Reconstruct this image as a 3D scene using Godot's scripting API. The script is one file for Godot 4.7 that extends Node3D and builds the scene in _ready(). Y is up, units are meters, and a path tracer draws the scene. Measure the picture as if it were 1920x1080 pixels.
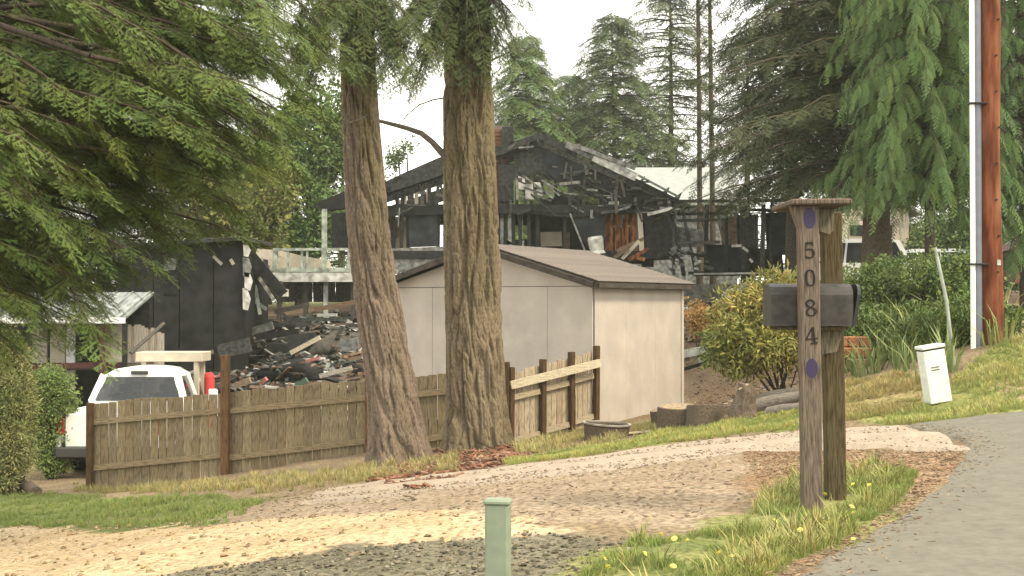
extends Node3D
# A road verge with a mailbox post, two fir trunks, a shed and a burnt house up the slope behind it.

const FOC := 2400.0
const EYE := 1.22
const PITCH := 0.01250
var rng := RandomNumberGenerator.new()
var used := {}
var M := {}
var T := {}
var hgrid := PackedFloat32Array()
var nz := FastNoiseLite.new()
var unit_box: ArrayMesh
var bev_cache := {}
const GX0 := -46.0
const GW := 185
const GD := 321

# ------------------------------------------------------------------ mesh builder
class MB:
	var v := PackedVector3Array()
	var n := PackedVector3Array()
	var c := PackedColorArray()
	var col := Color(1, 1, 1)
	var use_c := false
	func tri(a: Vector3, b: Vector3, d: Vector3, nn = null):
		var k: Vector3 = (d - a).cross(b - a)
		if k.length_squared() < 1e-16:
			return
		k = k.normalized()
		if nn != null and k.dot(nn) < 0.0:
			var t := b; b = d; d = t
			k = -k
		v.append(a); v.append(b); v.append(d)
		n.append(k); n.append(k); n.append(k)
		if use_c:
			c.append(col); c.append(col); c.append(col)
	func quad(a: Vector3, b: Vector3, d: Vector3, e: Vector3, nn = null):
		tri(a, b, d, nn)
		tri(a, d, e, nn)
	func stri(a: Vector3, b: Vector3, d: Vector3, na: Vector3, nb: Vector3, nd: Vector3):
		var k: Vector3 = (d - a).cross(b - a)
		if k.dot(na + nb + nd) < 0.0:
			var t := b; b = d; d = t
			t = nb; nb = nd; nd = t
		v.append(a); v.append(b); v.append(d)
		n.append(na); n.append(nb); n.append(nd)
		if use_c:
			c.append(col); c.append(col); c.append(col)
	func box(xf: Transform3D, s: Vector3):
		var h := s * 0.5
		for ax in 3:
			for sg in [-1.0, 1.0]:
				var nn := Vector3.ZERO; nn[ax] = sg
				var u := Vector3.ZERO; u[(ax + 1) % 3] = h[(ax + 1) % 3]
				var w := Vector3.ZERO; w[(ax + 2) % 3] = h[(ax + 2) % 3]
				var o: Vector3 = nn * h[ax]
				quad(xf * (o - u - w), xf * (o + u - w), xf * (o + u + w), xf * (o - u + w), (xf.basis * nn))
	func bevel_box(xf: Transform3D, s: Vector3, b: float):
		var h := s * 0.5
		for ax in 3:
			var a1 := (ax + 1) % 3
			var a2 := (ax + 2) % 3
			for sg in [-1.0, 1.0]:
				var nn := Vector3.ZERO; nn[ax] = sg
				var p := []
				for q in [[-1, -1], [1, -1], [1, 1], [-1, 1]]:
					var t := Vector3.ZERO
					t[ax] = sg * h[ax]; t[a1] = q[0] * (h[a1] - b); t[a2] = q[1] * (h[a2] - b)
					p.append(xf * t)
				quad(p[0], p[1], p[2], p[3], xf.basis * nn)
			for s1 in [-1.0, 1.0]:
				for s2 in [-1.0, 1.0]:
					var nn2 := Vector3.ZERO; nn2[a1] = s1; nn2[a2] = s2
					var p2 := []
					for e in [-1.0, 1.0]:
						var t1 := Vector3.ZERO
						t1[ax] = e * (h[ax] - b); t1[a1] = s1 * h[a1]; t1[a2] = s2 * (h[a2] - b)
						var t2 := Vector3.ZERO
						t2[ax] = e * (h[ax] - b); t2[a1] = s1 * (h[a1] - b); t2[a2] = s2 * h[a2]
						p2.append(xf * t1); p2.append(xf * t2)
					quad(p2[0], p2[1], p2[3], p2[2], xf.basis * nn2)
		for sx in [-1.0, 1.0]:
			for sy in [-1.0, 1.0]:
				for sz in [-1.0, 1.0]:
					tri(xf * Vector3(sx * h.x, sy * (h.y - b), sz * (h.z - b)), xf * Vector3(sx * (h.x - b), sy * h.y, sz * (h.z - b)), xf * Vector3(sx * (h.x - b), sy * (h.y - b), sz * h.z), xf.basis * Vector3(sx, sy, sz))
	func tube(pts: Array, rad: Array, sides := 7, caps := true):
		var rings := []
		var nor := []
		var up := Vector3(0.31, 0.2, 0.93)
		for i in pts.size():
			var dir: Vector3 = (pts[min(i + 1, pts.size() - 1)] - pts[max(i - 1, 0)]).normalized()
			if absf(dir.dot(up)) > 0.95:
				up = Vector3(0.9, 0.1, -0.3)
			var s := dir.cross(up).normalized()
			var w := s.cross(dir).normalized()
			up = w
			var r := []
			var q := []
			for k in sides:
				var a := TAU * k / sides
				var o := s * cos(a) + w * sin(a)
				r.append(pts[i] + o * rad[i]); q.append(o)
			rings.append(r); nor.append(q)
		for i in pts.size() - 1:
			for k in sides:
				var j := (k + 1) % sides
				stri(rings[i][k], rings[i][j], rings[i + 1][j], nor[i][k], nor[i][j], nor[i + 1][j])
				stri(rings[i][k], rings[i + 1][j], rings[i + 1][k], nor[i][k], nor[i + 1][j], nor[i + 1][k])
		if caps:
			for e in [0, pts.size() - 1]:
				var dn: Vector3 = (pts[0] - pts[1]) if e == 0 else (pts[e] - pts[e - 1])
				for k in range(1, sides - 1):
					tri(rings[e][0], rings[e][k], rings[e][k + 1], dn)
	func prism(poly: PackedVector2Array, xf: Transform3D, t: float):
		# poly in local xy, thickness t along local z (centred)
		var idx := Geometry2D.triangulate_polygon(poly)
		for e in [-0.5, 0.5]:
			for i in range(0, idx.size(), 3):
				var p := []
				for k in 3:
					var q := poly[idx[i + k]]
					p.append(xf * Vector3(q.x, q.y, e * t))
				tri(p[0], p[1], p[2], xf.basis * Vector3(0, 0, e))
		var cw := 1.0 if Geometry2D.is_polygon_clockwise(poly) else -1.0
		for i in poly.size():
			var a := poly[i]
			var b := poly[(i + 1) % poly.size()]
			var d := (b - a)
			var nn := Vector3(-d.y, d.x, 0) * cw
			quad(xf * Vector3(a.x, a.y, -t * 0.5), xf * Vector3(b.x, b.y, -t * 0.5), xf * Vector3(b.x, b.y, t * 0.5), xf * Vector3(a.x, a.y, t * 0.5), xf.basis * nn)
	func lathe(prof: Array, xf: Transform3D, sides := 20):
		for i in prof.size() - 1:
			for k in sides:
				var a := TAU * k / sides
				var b := TAU * (k + 1) / sides
				var p0: Vector2 = prof[i]
				var p1: Vector2 = prof[i + 1]
				var e := p1 - p0
				var nr := Vector2(e.y, -e.x).normalized()
				var pa := Vector3(cos(a), 0, sin(a)); var pb := Vector3(cos(b), 0, sin(b))
				var q := [xf * (pa * p0.x + Vector3(0, p0.y, 0)), xf * (pb * p0.x + Vector3(0, p0.y, 0)), xf * (pb * p1.x + Vector3(0, p1.y, 0)), xf * (pa * p1.x + Vector3(0, p1.y, 0))]
				var na := (xf.basis * (pa * nr.x + Vector3(0, nr.y, 0))).normalized()
				var nb := (xf.basis * (pb * nr.x + Vector3(0, nr.y, 0))).normalized()
				if p0.x > 1e-5: stri(q[0], q[1], q[2], na, nb, nb)
				if p1.x > 1e-5: stri(q[0], q[2], q[3], na, nb, na)
	func mesh() -> ArrayMesh:
		var a := []
		a.resize(Mesh.ARRAY_MAX)
		a[Mesh.ARRAY_VERTEX] = v
		a[Mesh.ARRAY_NORMAL] = n
		if use_c:
			a[Mesh.ARRAY_COLOR] = c
		var m := ArrayMesh.new()
		m.add_surface_from_arrays(Mesh.PRIMITIVE_TRIANGLES, a)
		return m

# ------------------------------------------------------------------ nodes
func uniq(n: String) -> String:
	if not used.has(n):
		used[n] = 0
		return n
	used[n] += 1
	return "%s_%03d" % [n, used[n]]
func tag(o: Node, label: String, cat: String, group := "", kind := ""):
	if label: o.set_meta("label", label)
	if cat: o.set_meta("category", cat)
	if group: o.set_meta("group", group)
	if kind: o.set_meta("kind", kind)
func thing(n: String, label: String, cat: String, pos := Vector3.ZERO, turn := 0.0, group := "") -> Node3D:
	var o := Node3D.new()
	o.name = uniq(n)
	add_child(o, true)
	o.position = pos
	o.rotation.y = turn
	tag(o, label, cat, group)
	return o
func part(n: String, m: Mesh, mat: Material, parent: Node = self, xf := Transform3D.IDENTITY) -> MeshInstance3D:
	var o := MeshInstance3D.new()
	o.name = uniq(n) if parent == self else n
	o.mesh = m
	o.material_override = mat
	o.transform = xf
	parent.add_child(o, true)
	return o
func bev(s: Vector3, b: float) -> ArrayMesh:
	var k := "%.3f %.3f %.3f %.3f" % [s.x, s.y, s.z, b]
	if not bev_cache.has(k):
		var m := MB.new()
		m.bevel_box(Transform3D.IDENTITY, s, b)
		bev_cache[k] = m.mesh()
	return bev_cache[k]
func plank_xf(a: Vector3, b: Vector3, w: float, t: float, roll := 0.0) -> Transform3D:
	var x := (b - a)
	var l := x.length()
	x = x / l
	var ref := Vector3(0, 0, 1)
	if absf(x.dot(ref)) > 0.9:
		ref = Vector3(1, 0, 0)
	var y := ref.cross(x).normalized()
	var z := x.cross(y).normalized()
	var bs := Basis(x, y, z)
	if roll != 0.0:
		bs = Basis(x, roll) * bs
	return Transform3D(Basis(bs.x * l, bs.y * w, bs.z * t), (a + b) * 0.5)
func plank(n: String, parent: Node, a: Vector3, b: Vector3, w: float, t: float, mat: Material, roll := 0.0) -> MeshInstance3D:
	return part(n, unit_box, mat, parent, plank_xf(a, b, w, t, roll))
func multi(n: String, mesh: Mesh, mat: Material, xfs: Array, cols: Array, parent: Node = self) -> MultiMeshInstance3D:
	var mm := MultiMesh.new()
	mm.transform_format = MultiMesh.TRANSFORM_3D
	mm.use_colors = cols.size() > 0
	mm.mesh = mesh
	mm.instance_count = xfs.size()
	for i in xfs.size():
		mm.set_instance_transform(i, xfs[i])
		if mm.use_colors:
			mm.set_instance_color(i, cols[i])
	var o := MultiMeshInstance3D.new()
	o.name = uniq(n) if parent == self else n
	o.multimesh = mm
	o.material_override = mat
	parent.add_child(o, true)
	o.set_meta("kind", "stuff")
	return o

# ------------------------------------------------------------------ textures, materials
func lin(r: float, g: float, b: float) -> Color:
	return Color(r, g, b).linear_to_srgb()
func noise_img(size: int, freq: float, type: int, frac: int, oct: int, sd: int) -> Image:
	var f := FastNoiseLite.new()
	f.seed = sd
	f.noise_type = type
	f.frequency = freq
	f.fractal_type = frac
	f.fractal_octaves = oct
	return f.get_seamless_image(size, size)
func ramp_tex(im: Image, stops: Array) -> ImageTexture:
	# stops: [pos, Color(srgb)]
	var g := Gradient.new()
	var offs := PackedFloat32Array()
	var cols := PackedColorArray()
	for s in stops:
		offs.append(s[0]); cols.append(s[1])
	g.offsets = offs
	g.colors = cols
	var lut := []
	for i in 256:
		lut.append(g.sample(i / 255.0))
	im.convert(Image.FORMAT_L8)
	var src := im.get_data()
	var out := PackedByteArray()
	out.resize(src.size() * 3)
	for i in src.size():
		var c: Color = lut[src[i]]
		out[i * 3] = int(c.r * 255); out[i * 3 + 1] = int(c.g * 255); out[i * 3 + 2] = int(c.b * 255)
	var r := Image.create_from_data(im.get_width(), im.get_height(), false, Image.FORMAT_RGB8, out)
	return ImageTexture.create_from_image(r)
func bump_tex(im: Image, k: float) -> ImageTexture:
	var q: Image = im.duplicate()
	q.convert(Image.FORMAT_RGBA8)
	q.bump_map_to_normal_map(k)
	return ImageTexture.create_from_image(q)
func mat(c: Color, rough := 0.9, opt := {}) -> StandardMaterial3D:
	var m := StandardMaterial3D.new()
	m.albedo_color = c
	m.roughness = rough
	m.metallic_specular = opt.get("spec", 0.3)
	m.metallic = opt.get("metal", 0.0)
	if opt.has("tex"):
		m.albedo_texture = opt.tex
	if opt.has("nor"):
		m.normal_enabled = true
		m.normal_texture = opt.nor
		m.normal_scale = opt.get("ns", 1.0)
	if opt.has("tex") or opt.has("nor"):
		m.uv1_triplanar = true
		m.uv1_world_triplanar = opt.get("world", true)
		m.uv1_scale = opt.get("scale", Vector3.ONE)
		m.uv1_offset = opt.get("off", Vector3.ZERO)
	if opt.get("vc", false):
		m.vertex_color_use_as_albedo = true
	if opt.has("back"):
		m.backlight_enabled = true
		m.backlight = opt.back
	return m
func grey(v: float) -> Color:
	return Color(v, v, v)

func make_materials():
	var SM := FastNoiseLite.TYPE_SIMPLEX_SMOOTH
	var FB := FastNoiseLite.FRACTAL_FBM
	var RD := FastNoiseLite.FRACTAL_RIDGED
	var n_fine := noise_img(512, 0.03, SM, FB, 5, 3)
	var n_patch := noise_img(512, 0.009, SM, FB, 6, 8)
	var n_grain := noise_img(256, 0.03, SM, FB, 4, 11)
	var n_cell := noise_img(512, 0.05, FastNoiseLite.TYPE_CELLULAR, FB, 2, 15)
	var n_mix: Image = n_fine.duplicate()
	n_mix.convert(Image.FORMAT_L8)
	var da := n_mix.get_data()
	var np2: Image = n_patch.duplicate()
	np2.convert(Image.FORMAT_L8)
	var db := np2.get_data()
	var rr := RandomNumberGenerator.new()
	rr.seed = 2
	for i in da.size():
		da[i] = clampi(int(da[i] * 0.35 + db[i] * 0.35 + rr.randf() * 77.0), 0, 255)
	n_mix = Image.create_from_data(512, 512, false, Image.FORMAT_L8, da)
	T.asph = ramp_tex(n_mix, [[0.1, grey(0.78)], [0.5, grey(0.9)], [0.9, grey(1.0)]])
	T.nasph = bump_tex(n_mix, 2.0)
	T.fine = ramp_tex(n_fine, [[0.1, grey(0.62)], [0.5, grey(0.86)], [0.9, grey(1.0)]])
	T.patch = ramp_tex(n_patch, [[0.15, grey(0.66)], [0.5, grey(0.86)], [0.85, grey(1.0)]])
	T.soft = ramp_tex(n_patch, [[0.1, grey(0.9)], [0.9, grey(1.0)]])
	T.grain = ramp_tex(n_grain, [[0.1, grey(0.6)], [0.45, grey(0.85)], [0.9, grey(1.0)]])
	T.char = ramp_tex(n_patch, [[0.2, grey(0.62)], [0.5, grey(0.82)], [0.85, grey(1.0)]])
	T.cell = ramp_tex(n_cell, [[0.0, grey(0.55)], [0.4, grey(0.8)], [1.0, grey(1.0)]])
	T.rust = ramp_tex(n_patch, [[0.2, Color(0.55, 0.42, 0.34)], [0.5, Color(0.85, 0.72, 0.6)], [0.8, Color(1, 0.95, 0.9)]])
	T.nfine = bump_tex(n_fine, 6.0)
	T.ncell = bump_tex(n_cell, 5.0)
	T.ngrain = bump_tex(n_grain, 3.0)
	M.ground = mat(Color.WHITE, 0.97, {tex = T.fine, nor = T.nfine, ns = 0.8, scale = Vector3.ONE * 0.9, vc = true, spec = 0.15})
	M.asphalt = mat(lin(0.165, 0.152, 0.118), 0.93, {tex = T.asph, nor = T.nasph, ns = 0.5, scale = Vector3.ONE * 0.8, spec = 0.25})
	M.drive = mat(lin(0.36, 0.29, 0.22), 0.95, {tex = T.asph, nor = T.nfine, ns = 0.6, scale = Vector3.ONE * 0.5, spec = 0.15})
	M.bark = mat(Color.WHITE, 0.97, {tex = T.fine, nor = T.nfine, ns = 0.9, scale = Vector3(3.0, 0.9, 3.0), vc = true, spec = 0.1})
	M.bark_far = mat(lin(0.085, 0.066, 0.05), 0.97, {tex = T.fine, nor = T.nfine, scale = Vector3(2, 0.6, 2), spec = 0.1})
	M.bark_mid = mat(lin(0.15, 0.12, 0.088), 0.97, {tex = T.fine, nor = T.nfine, scale = Vector3(2, 0.6, 2), spec = 0.1})
	M.pole = mat(lin(0.2, 0.085, 0.05), 0.85, {tex = T.rust, scale = Vector3(1.6, 0.22, 1.6), nor = T.ngrain, ns = 0.6})
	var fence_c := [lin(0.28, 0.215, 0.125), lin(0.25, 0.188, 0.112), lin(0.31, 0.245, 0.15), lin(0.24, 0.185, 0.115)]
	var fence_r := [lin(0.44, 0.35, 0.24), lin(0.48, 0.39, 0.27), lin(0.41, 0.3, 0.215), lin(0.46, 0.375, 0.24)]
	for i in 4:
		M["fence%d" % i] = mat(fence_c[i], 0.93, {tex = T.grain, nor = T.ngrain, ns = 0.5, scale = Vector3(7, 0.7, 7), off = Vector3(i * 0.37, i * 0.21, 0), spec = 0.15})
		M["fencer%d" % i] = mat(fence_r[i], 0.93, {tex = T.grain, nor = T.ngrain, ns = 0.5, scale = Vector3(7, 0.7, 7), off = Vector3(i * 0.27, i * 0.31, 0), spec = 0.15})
		M["char%d" % i] = mat([lin(0.012, 0.012, 0.012), lin(0.02, 0.021, 0.021), lin(0.035, 0.036, 0.034), lin(0.07, 0.07, 0.064)][i], 0.85, {tex = T.char, scale = Vector3.ONE * (0.9 + i * 0.2), off = Vector3(i * 0.4, 0, 0), spec = 0.35})
		M["board%d" % i] = mat([lin(0.3, 0.24, 0.18), lin(0.42, 0.38, 0.32), lin(0.19, 0.13, 0.09), lin(0.1, 0.09, 0.075)][i], 0.92, {tex = T.grain, scale = Vector3.ONE * 0.6, world = false, off = Vector3(i * 0.2, i * 0.1, 0), spec = 0.15})
	M.fence_post = mat(lin(0.17, 0.095, 0.05), 0.95, {tex = T.grain, scale = Vector3(5, 0.5, 5), spec = 0.15})
	M.fence_dark = mat(lin(0.1, 0.062, 0.034), 0.95, {tex = T.grain, scale = Vector3(5, 0.5, 5), spec = 0.15})
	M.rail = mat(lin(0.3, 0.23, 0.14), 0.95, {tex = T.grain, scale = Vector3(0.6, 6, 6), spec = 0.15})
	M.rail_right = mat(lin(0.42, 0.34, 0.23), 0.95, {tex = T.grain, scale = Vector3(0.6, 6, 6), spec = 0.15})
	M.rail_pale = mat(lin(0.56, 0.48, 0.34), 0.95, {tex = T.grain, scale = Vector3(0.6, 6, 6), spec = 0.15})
	M.shed = mat(lin(0.435, 0.382, 0.33), 0.9, {tex = T.soft, scale = Vector3(0.5, 0.25, 0.5), nor = T.nfine, ns = 0.15, spec = 0.2})
	M.shed_trim = mat(lin(0.075, 0.06, 0.05), 0.85, {tex = T.grain, scale = Vector3.ONE * 0.8})
	M.shed_corner = mat(lin(0.46, 0.41, 0.35), 0.9, {tex = T.soft, scale = Vector3(0.7, 0.3, 0.7), spec = 0.2})
	for i in 4:
		M["shingle%d" % i] = mat([lin(0.19, 0.158, 0.137), lin(0.2, 0.167, 0.145), lin(0.18, 0.15, 0.13), lin(0.21, 0.176, 0.15)][i], 0.95, {tex = T.fine, nor = T.nfine, scale = Vector3.ONE * 2.0, spec = 0.2})
	M.white = mat(lin(0.66, 0.66, 0.64), 0.6, {tex = T.soft, scale = Vector3.ONE * 0.4})
	M.offwhite = mat(lin(0.52, 0.51, 0.46), 0.8, {tex = T.patch, scale = Vector3.ONE * 0.7})
	M.deck = mat(lin(0.34, 0.37, 0.31), 0.85, {tex = T.patch, scale = Vector3.ONE * 0.8})
	M.pale = mat(lin(0.44, 0.385, 0.3), 0.9, {tex = T.soft, scale = Vector3.ONE * 0.6})
	M.ash = mat(lin(0.2, 0.2, 0.185), 0.95, {tex = T.char, scale = Vector3.ONE * 1.0})
	M.slate = mat(lin(0.026, 0.03, 0.034), 0.8, {tex = T.char, scale = Vector3.ONE * 0.35})
	M.outbuilding = mat(lin(0.021, 0.02, 0.021), 0.85, {tex = T.patch, scale = Vector3.ONE * 0.4})
	M.orange = mat(lin(0.22, 0.115, 0.065), 0.9, {tex = T.rust, scale = Vector3(1.5, 0.4, 1.5)})
	M.terracotta = mat(lin(0.36, 0.15, 0.075), 0.93, {tex = T.patch, scale = Vector3.ONE * 1.3})
	M.brick = mat(lin(0.2, 0.09, 0.06), 0.95, {tex = T.fine, scale = Vector3.ONE * 1.5})
	M.mortar = mat(lin(0.12, 0.1, 0.085), 0.95)
	M.red = mat(lin(0.5, 0.05, 0.05), 0.7)
	M.pink = mat(lin(0.33, 0.13, 0.115), 0.9)
	M.maroon = mat(lin(0.06, 0.022, 0.02), 0.8, {tex = T.soft})
	M.mail_post = mat(lin(0.16, 0.125, 0.096), 0.95, {tex = T.grain, nor = T.ngrain, ns = 0.8, scale = Vector3(9, 0.7, 9), spec = 0.15})
	M.mail_post_dark = mat(lin(0.1, 0.078, 0.042), 0.95, {tex = T.grain, nor = T.ngrain, ns = 0.8, scale = Vector3(9, 0.7, 9), off = Vector3(0.4, 0.2, 0), spec = 0.15})
	M.mail_block = mat(lin(0.19, 0.165, 0.115), 0.95, {tex = T.grain, nor = T.ngrain, ns = 0.8, scale = Vector3(9, 0.9, 9), spec = 0.15})
	M.mail_box = mat(lin(0.042, 0.036, 0.03), 0.55, {tex = T.patch, scale = Vector3.ONE * 2.0, spec = 0.4})
	M.mail_door = mat(lin(0.014, 0.013, 0.012), 0.5, {spec = 0.4})
	M.purple = mat(lin(0.035, 0.026, 0.06), 0.5)
	M.ink = mat(lin(0.012, 0.011, 0.01), 0.6)
	M.pedestal = mat(lin(0.64, 0.66, 0.58), 0.55, {tex = T.soft, scale = Vector3.ONE * 2.0})
	M.sticker = mat(lin(0.14, 0.15, 0.13), 0.6)
	M.green_post = mat(lin(0.2, 0.235, 0.165), 0.6, {tex = T.soft, scale = Vector3.ONE * 2.0})
	M.pvc = mat(lin(0.72, 0.76, 0.68), 0.5)
	M.conduit = mat(lin(0.16, 0.17, 0.2), 0.5, {metal = 0.3, tex = T.soft})
	M.steel_dark = mat(lin(0.02, 0.02, 0.02), 0.6)
	M.wood_round = mat(lin(0.14, 0.105, 0.075), 0.97, {tex = T.fine, nor = T.nfine, scale = Vector3(2, 2, 2)})
	M.wood_cut = mat(lin(0.36, 0.27, 0.17), 0.95, {tex = T.grain, scale = Vector3.ONE * 1.5})
	M.log = mat(lin(0.2, 0.17, 0.14), 0.97, {tex = T.grain, nor = T.nfine, scale = Vector3(1, 4, 4)})
	M.glass = mat(Color(0.03, 0.04, 0.045, 0.72), 0.06, {spec = 0.5})
	M.glass.transparency = BaseMaterial3D.TRANSPARENCY_ALPHA
	M.carpaint = mat(lin(0.74, 0.74, 0.71), 0.3, {spec = 0.5})
	M.carpaint.clearcoat_enabled = true
	M.carpaint.clearcoat = 0.6
	M.redpaint = mat(lin(0.16, 0.035, 0.035), 0.35, {spec = 0.5})
	M.tyre = mat(lin(0.012, 0.012, 0.012), 0.9)
	M.rim = mat(lin(0.3, 0.3, 0.3), 0.4, {metal = 0.8})
	M.bumper = mat(lin(0.05, 0.048, 0.045), 0.5)
	M.taillight = mat(lin(0.25, 0.02, 0.02), 0.25)
	M.cream = mat(lin(0.5, 0.43, 0.33), 0.9, {tex = T.soft, scale = Vector3.ONE * 0.3})
	M.roof_pale = mat(lin(0.27, 0.275, 0.255), 0.85, {tex = T.soft, scale = Vector3.ONE * 0.5})
	M.roof_metal = mat(lin(0.26, 0.275, 0.26), 0.7, {tex = T.patch, scale = Vector3(1.5, 0.3, 0.3)})
	M.needle = mat(Color.WHITE, 0.75, {vc = true, back = Color(0.24, 0.28, 0.11), spec = 0.25})
	M.leaf = mat(Color.WHITE, 0.6, {vc = true, back = Color(0.3, 0.34, 0.12), spec = 0.35})
	M.grass = mat(Color.WHITE, 0.75, {vc = true, back = Color(0.3, 0.34, 0.12), spec = 0.25})
	M.stone = mat(Color.WHITE, 0.95, {vc = true, tex = T.fine, scale = Vector3.ONE * 3.0})
	M.debris = mat(Color.WHITE, 0.92, {vc = true, tex = T.char, scale = Vector3.ONE * 1.5})
	M.stalk = mat(lin(0.16, 0.2, 0.06), 0.8)
	M.petal = mat(lin(0.7, 0.62, 0.16), 0.7)

# ------------------------------------------------------------------ terrain
const HX := [-46.0, -14.0, -9.0, -6.0, -3.0, 0.0, 2.0, 4.0, 6.0, 8.0, 12.0, 46.0]
const HT := [
	[0.0, -0.4, -0.3, -0.2, -0.15, -0.1, 0.0, 0.0, 0.0, 0.05, 0.1, 0.2, 0.6],
	[4.0, -0.7, -0.6, -0.5, -0.4, -0.2, -0.05, 0.0, 0.0, 0.05, 0.12, 0.25, 0.8],
	[6.0, -1.0, -0.9, -0.75, -0.55, -0.3, -0.08, 0.0, 0.05, 0.1, 0.15, 0.3, 0.9],
	[8.0, -1.2, -1.1, -0.95, -0.75, -0.45, -0.12, 0.0, 0.05, 0.12, 0.2, 0.4, 1.0],
	[10.0, -1.4, -1.3, -1.15, -0.95, -0.6, -0.22, -0.08, 0.04, 0.16, 0.3, 0.5, 1.1],
	[12.0, -1.6, -1.5, -1.3, -1.1, -0.75, -0.38, -0.2, 0.0, 0.22, 0.45, 0.7, 1.3],
	[14.0, -1.7, -1.6, -1.45, -1.25, -0.88, -0.52, -0.33, -0.1, 0.32, 0.75, 1.0, 1.5],
	[16.0, -1.8, -1.75, -1.6, -1.4, -1.0, -0.68, -0.48, -0.02, 0.8, 1.0, 1.1, 1.5],
	[18.0, -1.9, -1.85, -1.75, -1.55, -1.1, -0.8, -0.62, 0.05, 0.65, 0.9, 1.0, 1.5],
	[21.0, -2.0, -2.0, -1.95, -1.8, -1.25, -0.9, -0.76, -0.3, 0.5, 0.85, 1.0, 1.5],
	[24.0, -2.1, -2.1, -2.1, -2.0, -1.5, -1.0, -0.84, -0.6, 0.35, 0.75, 0.95, 1.5],
	[27.0, -2.0, -2.0, -1.8, -1.7, -1.35, -0.9, -0.6, -0.1, 0.4, 0.75, 0.95, 1.5],
	[30.0, -1.8, -1.7, -1.3, -1.0, -0.7, -0.4, -0.1, 0.3, 0.55, 0.8, 1.0, 1.6],
	[34.0, -1.2, -0.8, -0.2, 0.1, 0.4, 0.6, 0.8, 0.9, 1.0, 1.1, 1.3, 1.8],
	[38.0, -0.4, 0.2, 0.6, 0.9, 1.1, 1.2, 1.2, 1.2, 1.25, 1.35, 1.5, 2.0],
	[50.0, 0.8, 1.0, 1.2, 1.3, 1.3, 1.3, 1.3, 1.3, 1.4, 1.5, 1.7, 2.2],
	[160.0, 1.5, 1.5, 1.5, 1.5, 1.5, 1.5, 1.5, 1.5, 1.6, 1.8, 2.0, 2.5]]
func table_h(x: float, d: float) -> float:
	var i := 0
	while i < HX.size() - 2 and x > HX[i + 1]: i += 1
	var j := 0
	while j < HT.size() - 2 and d > HT[j + 1][0]: j += 1
	var u := clampf((x - HX[i]) / (HX[i + 1] - HX[i]), 0, 1)
	var w := clampf((d - HT[j][0]) / (HT[j + 1][0] - HT[j][0]), 0, 1)
	return lerpf(lerpf(HT[j][i + 1], HT[j][i + 2], u), lerpf(HT[j + 1][i + 1], HT[j + 1][i + 2], u), w)
func make_heights():
	hgrid.resize(GW * GD)
	for j in GD:
		for i in GW:
			hgrid[j * GW + i] = table_h(GX0 + i * 0.5, j * 0.5)
	for pass_n in 3:
		var o := hgrid.duplicate()
		for j in range(1, GD - 1):
			for i in range(1, GW - 1):
				var k := j * GW + i
				o[k] = (hgrid[k] * 2.0 + hgrid[k - 1] + hgrid[k + 1] + hgrid[k - GW] + hgrid[k + GW]) / 6.0
		hgrid = o
func H(x: float, z: float) -> float:
	var fx := clampf((x - GX0) * 2.0, 0.0, GW - 1.001)
	var fd := clampf(-z * 2.0, 0.0, GD - 1.001)
	var i := int(fx)
	var j := int(fd)
	var u := fx - i
	var w := fd - j
	var k := j * GW + i
	return lerpf(lerpf(hgrid[k], hgrid[k + 1], u), lerpf(hgrid[k + GW], hgrid[k + GW + 1], u), w)
func micro(x: float, z: float) -> float:
	return nz.get_noise_2d(x * 90.0, z * 90.0) * 0.022 + nz.get_noise_2d(x * 18.0 + 300.0, z * 18.0) * 0.05
func on(x: float, d: float, up := 0.0) -> Vector3:
	return Vector3(x, H(x, -d) + up, -d)
func at(px: float, py: float, d: float) -> Vector3:
	# a point of the place from its bearing and its distance
	var a := atan((540.0 - py) / FOC) + PITCH
	return Vector3((px - 960.0) / FOC * d, EYE + tan(a) * d, -d)
func gnd(px: float, py: float) -> Vector3:
	var prev := 2.0
	var d := 2.0
	while d < 90.0:
		var p := at(px, py, d)
		if p.y < H(p.x, p.z):
			var lo := prev
			var hi := d
			for k in 14:
				var mid := (lo + hi) * 0.5
				var q := at(px, py, mid)
				if q.y < H(q.x, q.z): hi = mid
				else: lo = mid
			var r := at(px, py, hi)
			return Vector3(r.x, H(r.x, r.z), r.z)
		prev = d
		d += 0.1
	var e := at(px, py, 90)
	return Vector3(e.x, H(e.x, e.z), e.z)
func gpoly(a: Array) -> PackedVector2Array:
	var r := PackedVector2Array()
	for p in a:
		var q := gnd(p[0], p[1])
		r.append(Vector2(q.x, q.z))
	return r
var REG := []   # [polygon, colour a, colour b]
var P_ROAD: PackedVector2Array
var P_DRIVE: PackedVector2Array
func region_color(x: float, z: float) -> Color:
	var wob := Vector2(nz.get_noise_2d(x * 60.0, z * 60.0 + 90.0), nz.get_noise_2d(x * 60.0 + 500.0, z * 60.0)) * 0.35
	wob += Vector2(nz.get_noise_2d(x * 260.0, z * 260.0 + 90.0), nz.get_noise_2d(x * 260.0 + 500.0, z * 260.0)) * 0.14
	var p := Vector2(x, z) + wob
	var c0 := Color(0.215, 0.155, 0.098)
	var c1 := Color(0.29, 0.22, 0.135)
	if -z > 26.5:
		c0 = Color(0.1, 0.068, 0.048); c1 = Color(0.16, 0.115, 0.08)
	if -z > 50.0:
		c0 = Color(0.09, 0.1, 0.04); c1 = Color(0.13, 0.13, 0.06)
	for r in REG:
		if r[3].has_point(p) and Geometry2D.is_point_in_polygon(p, r[0]):
			c0 = r[1]; c1 = r[2]
	var t := clampf(nz.get_noise_2d(x * 140.0, z * 140.0) * 0.9 + nz.get_noise_2d(x * 30.0 + 77.0, z * 30.0) * 0.7 + 0.5, 0, 1)
	return c0.lerp(c1, t)
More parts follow.
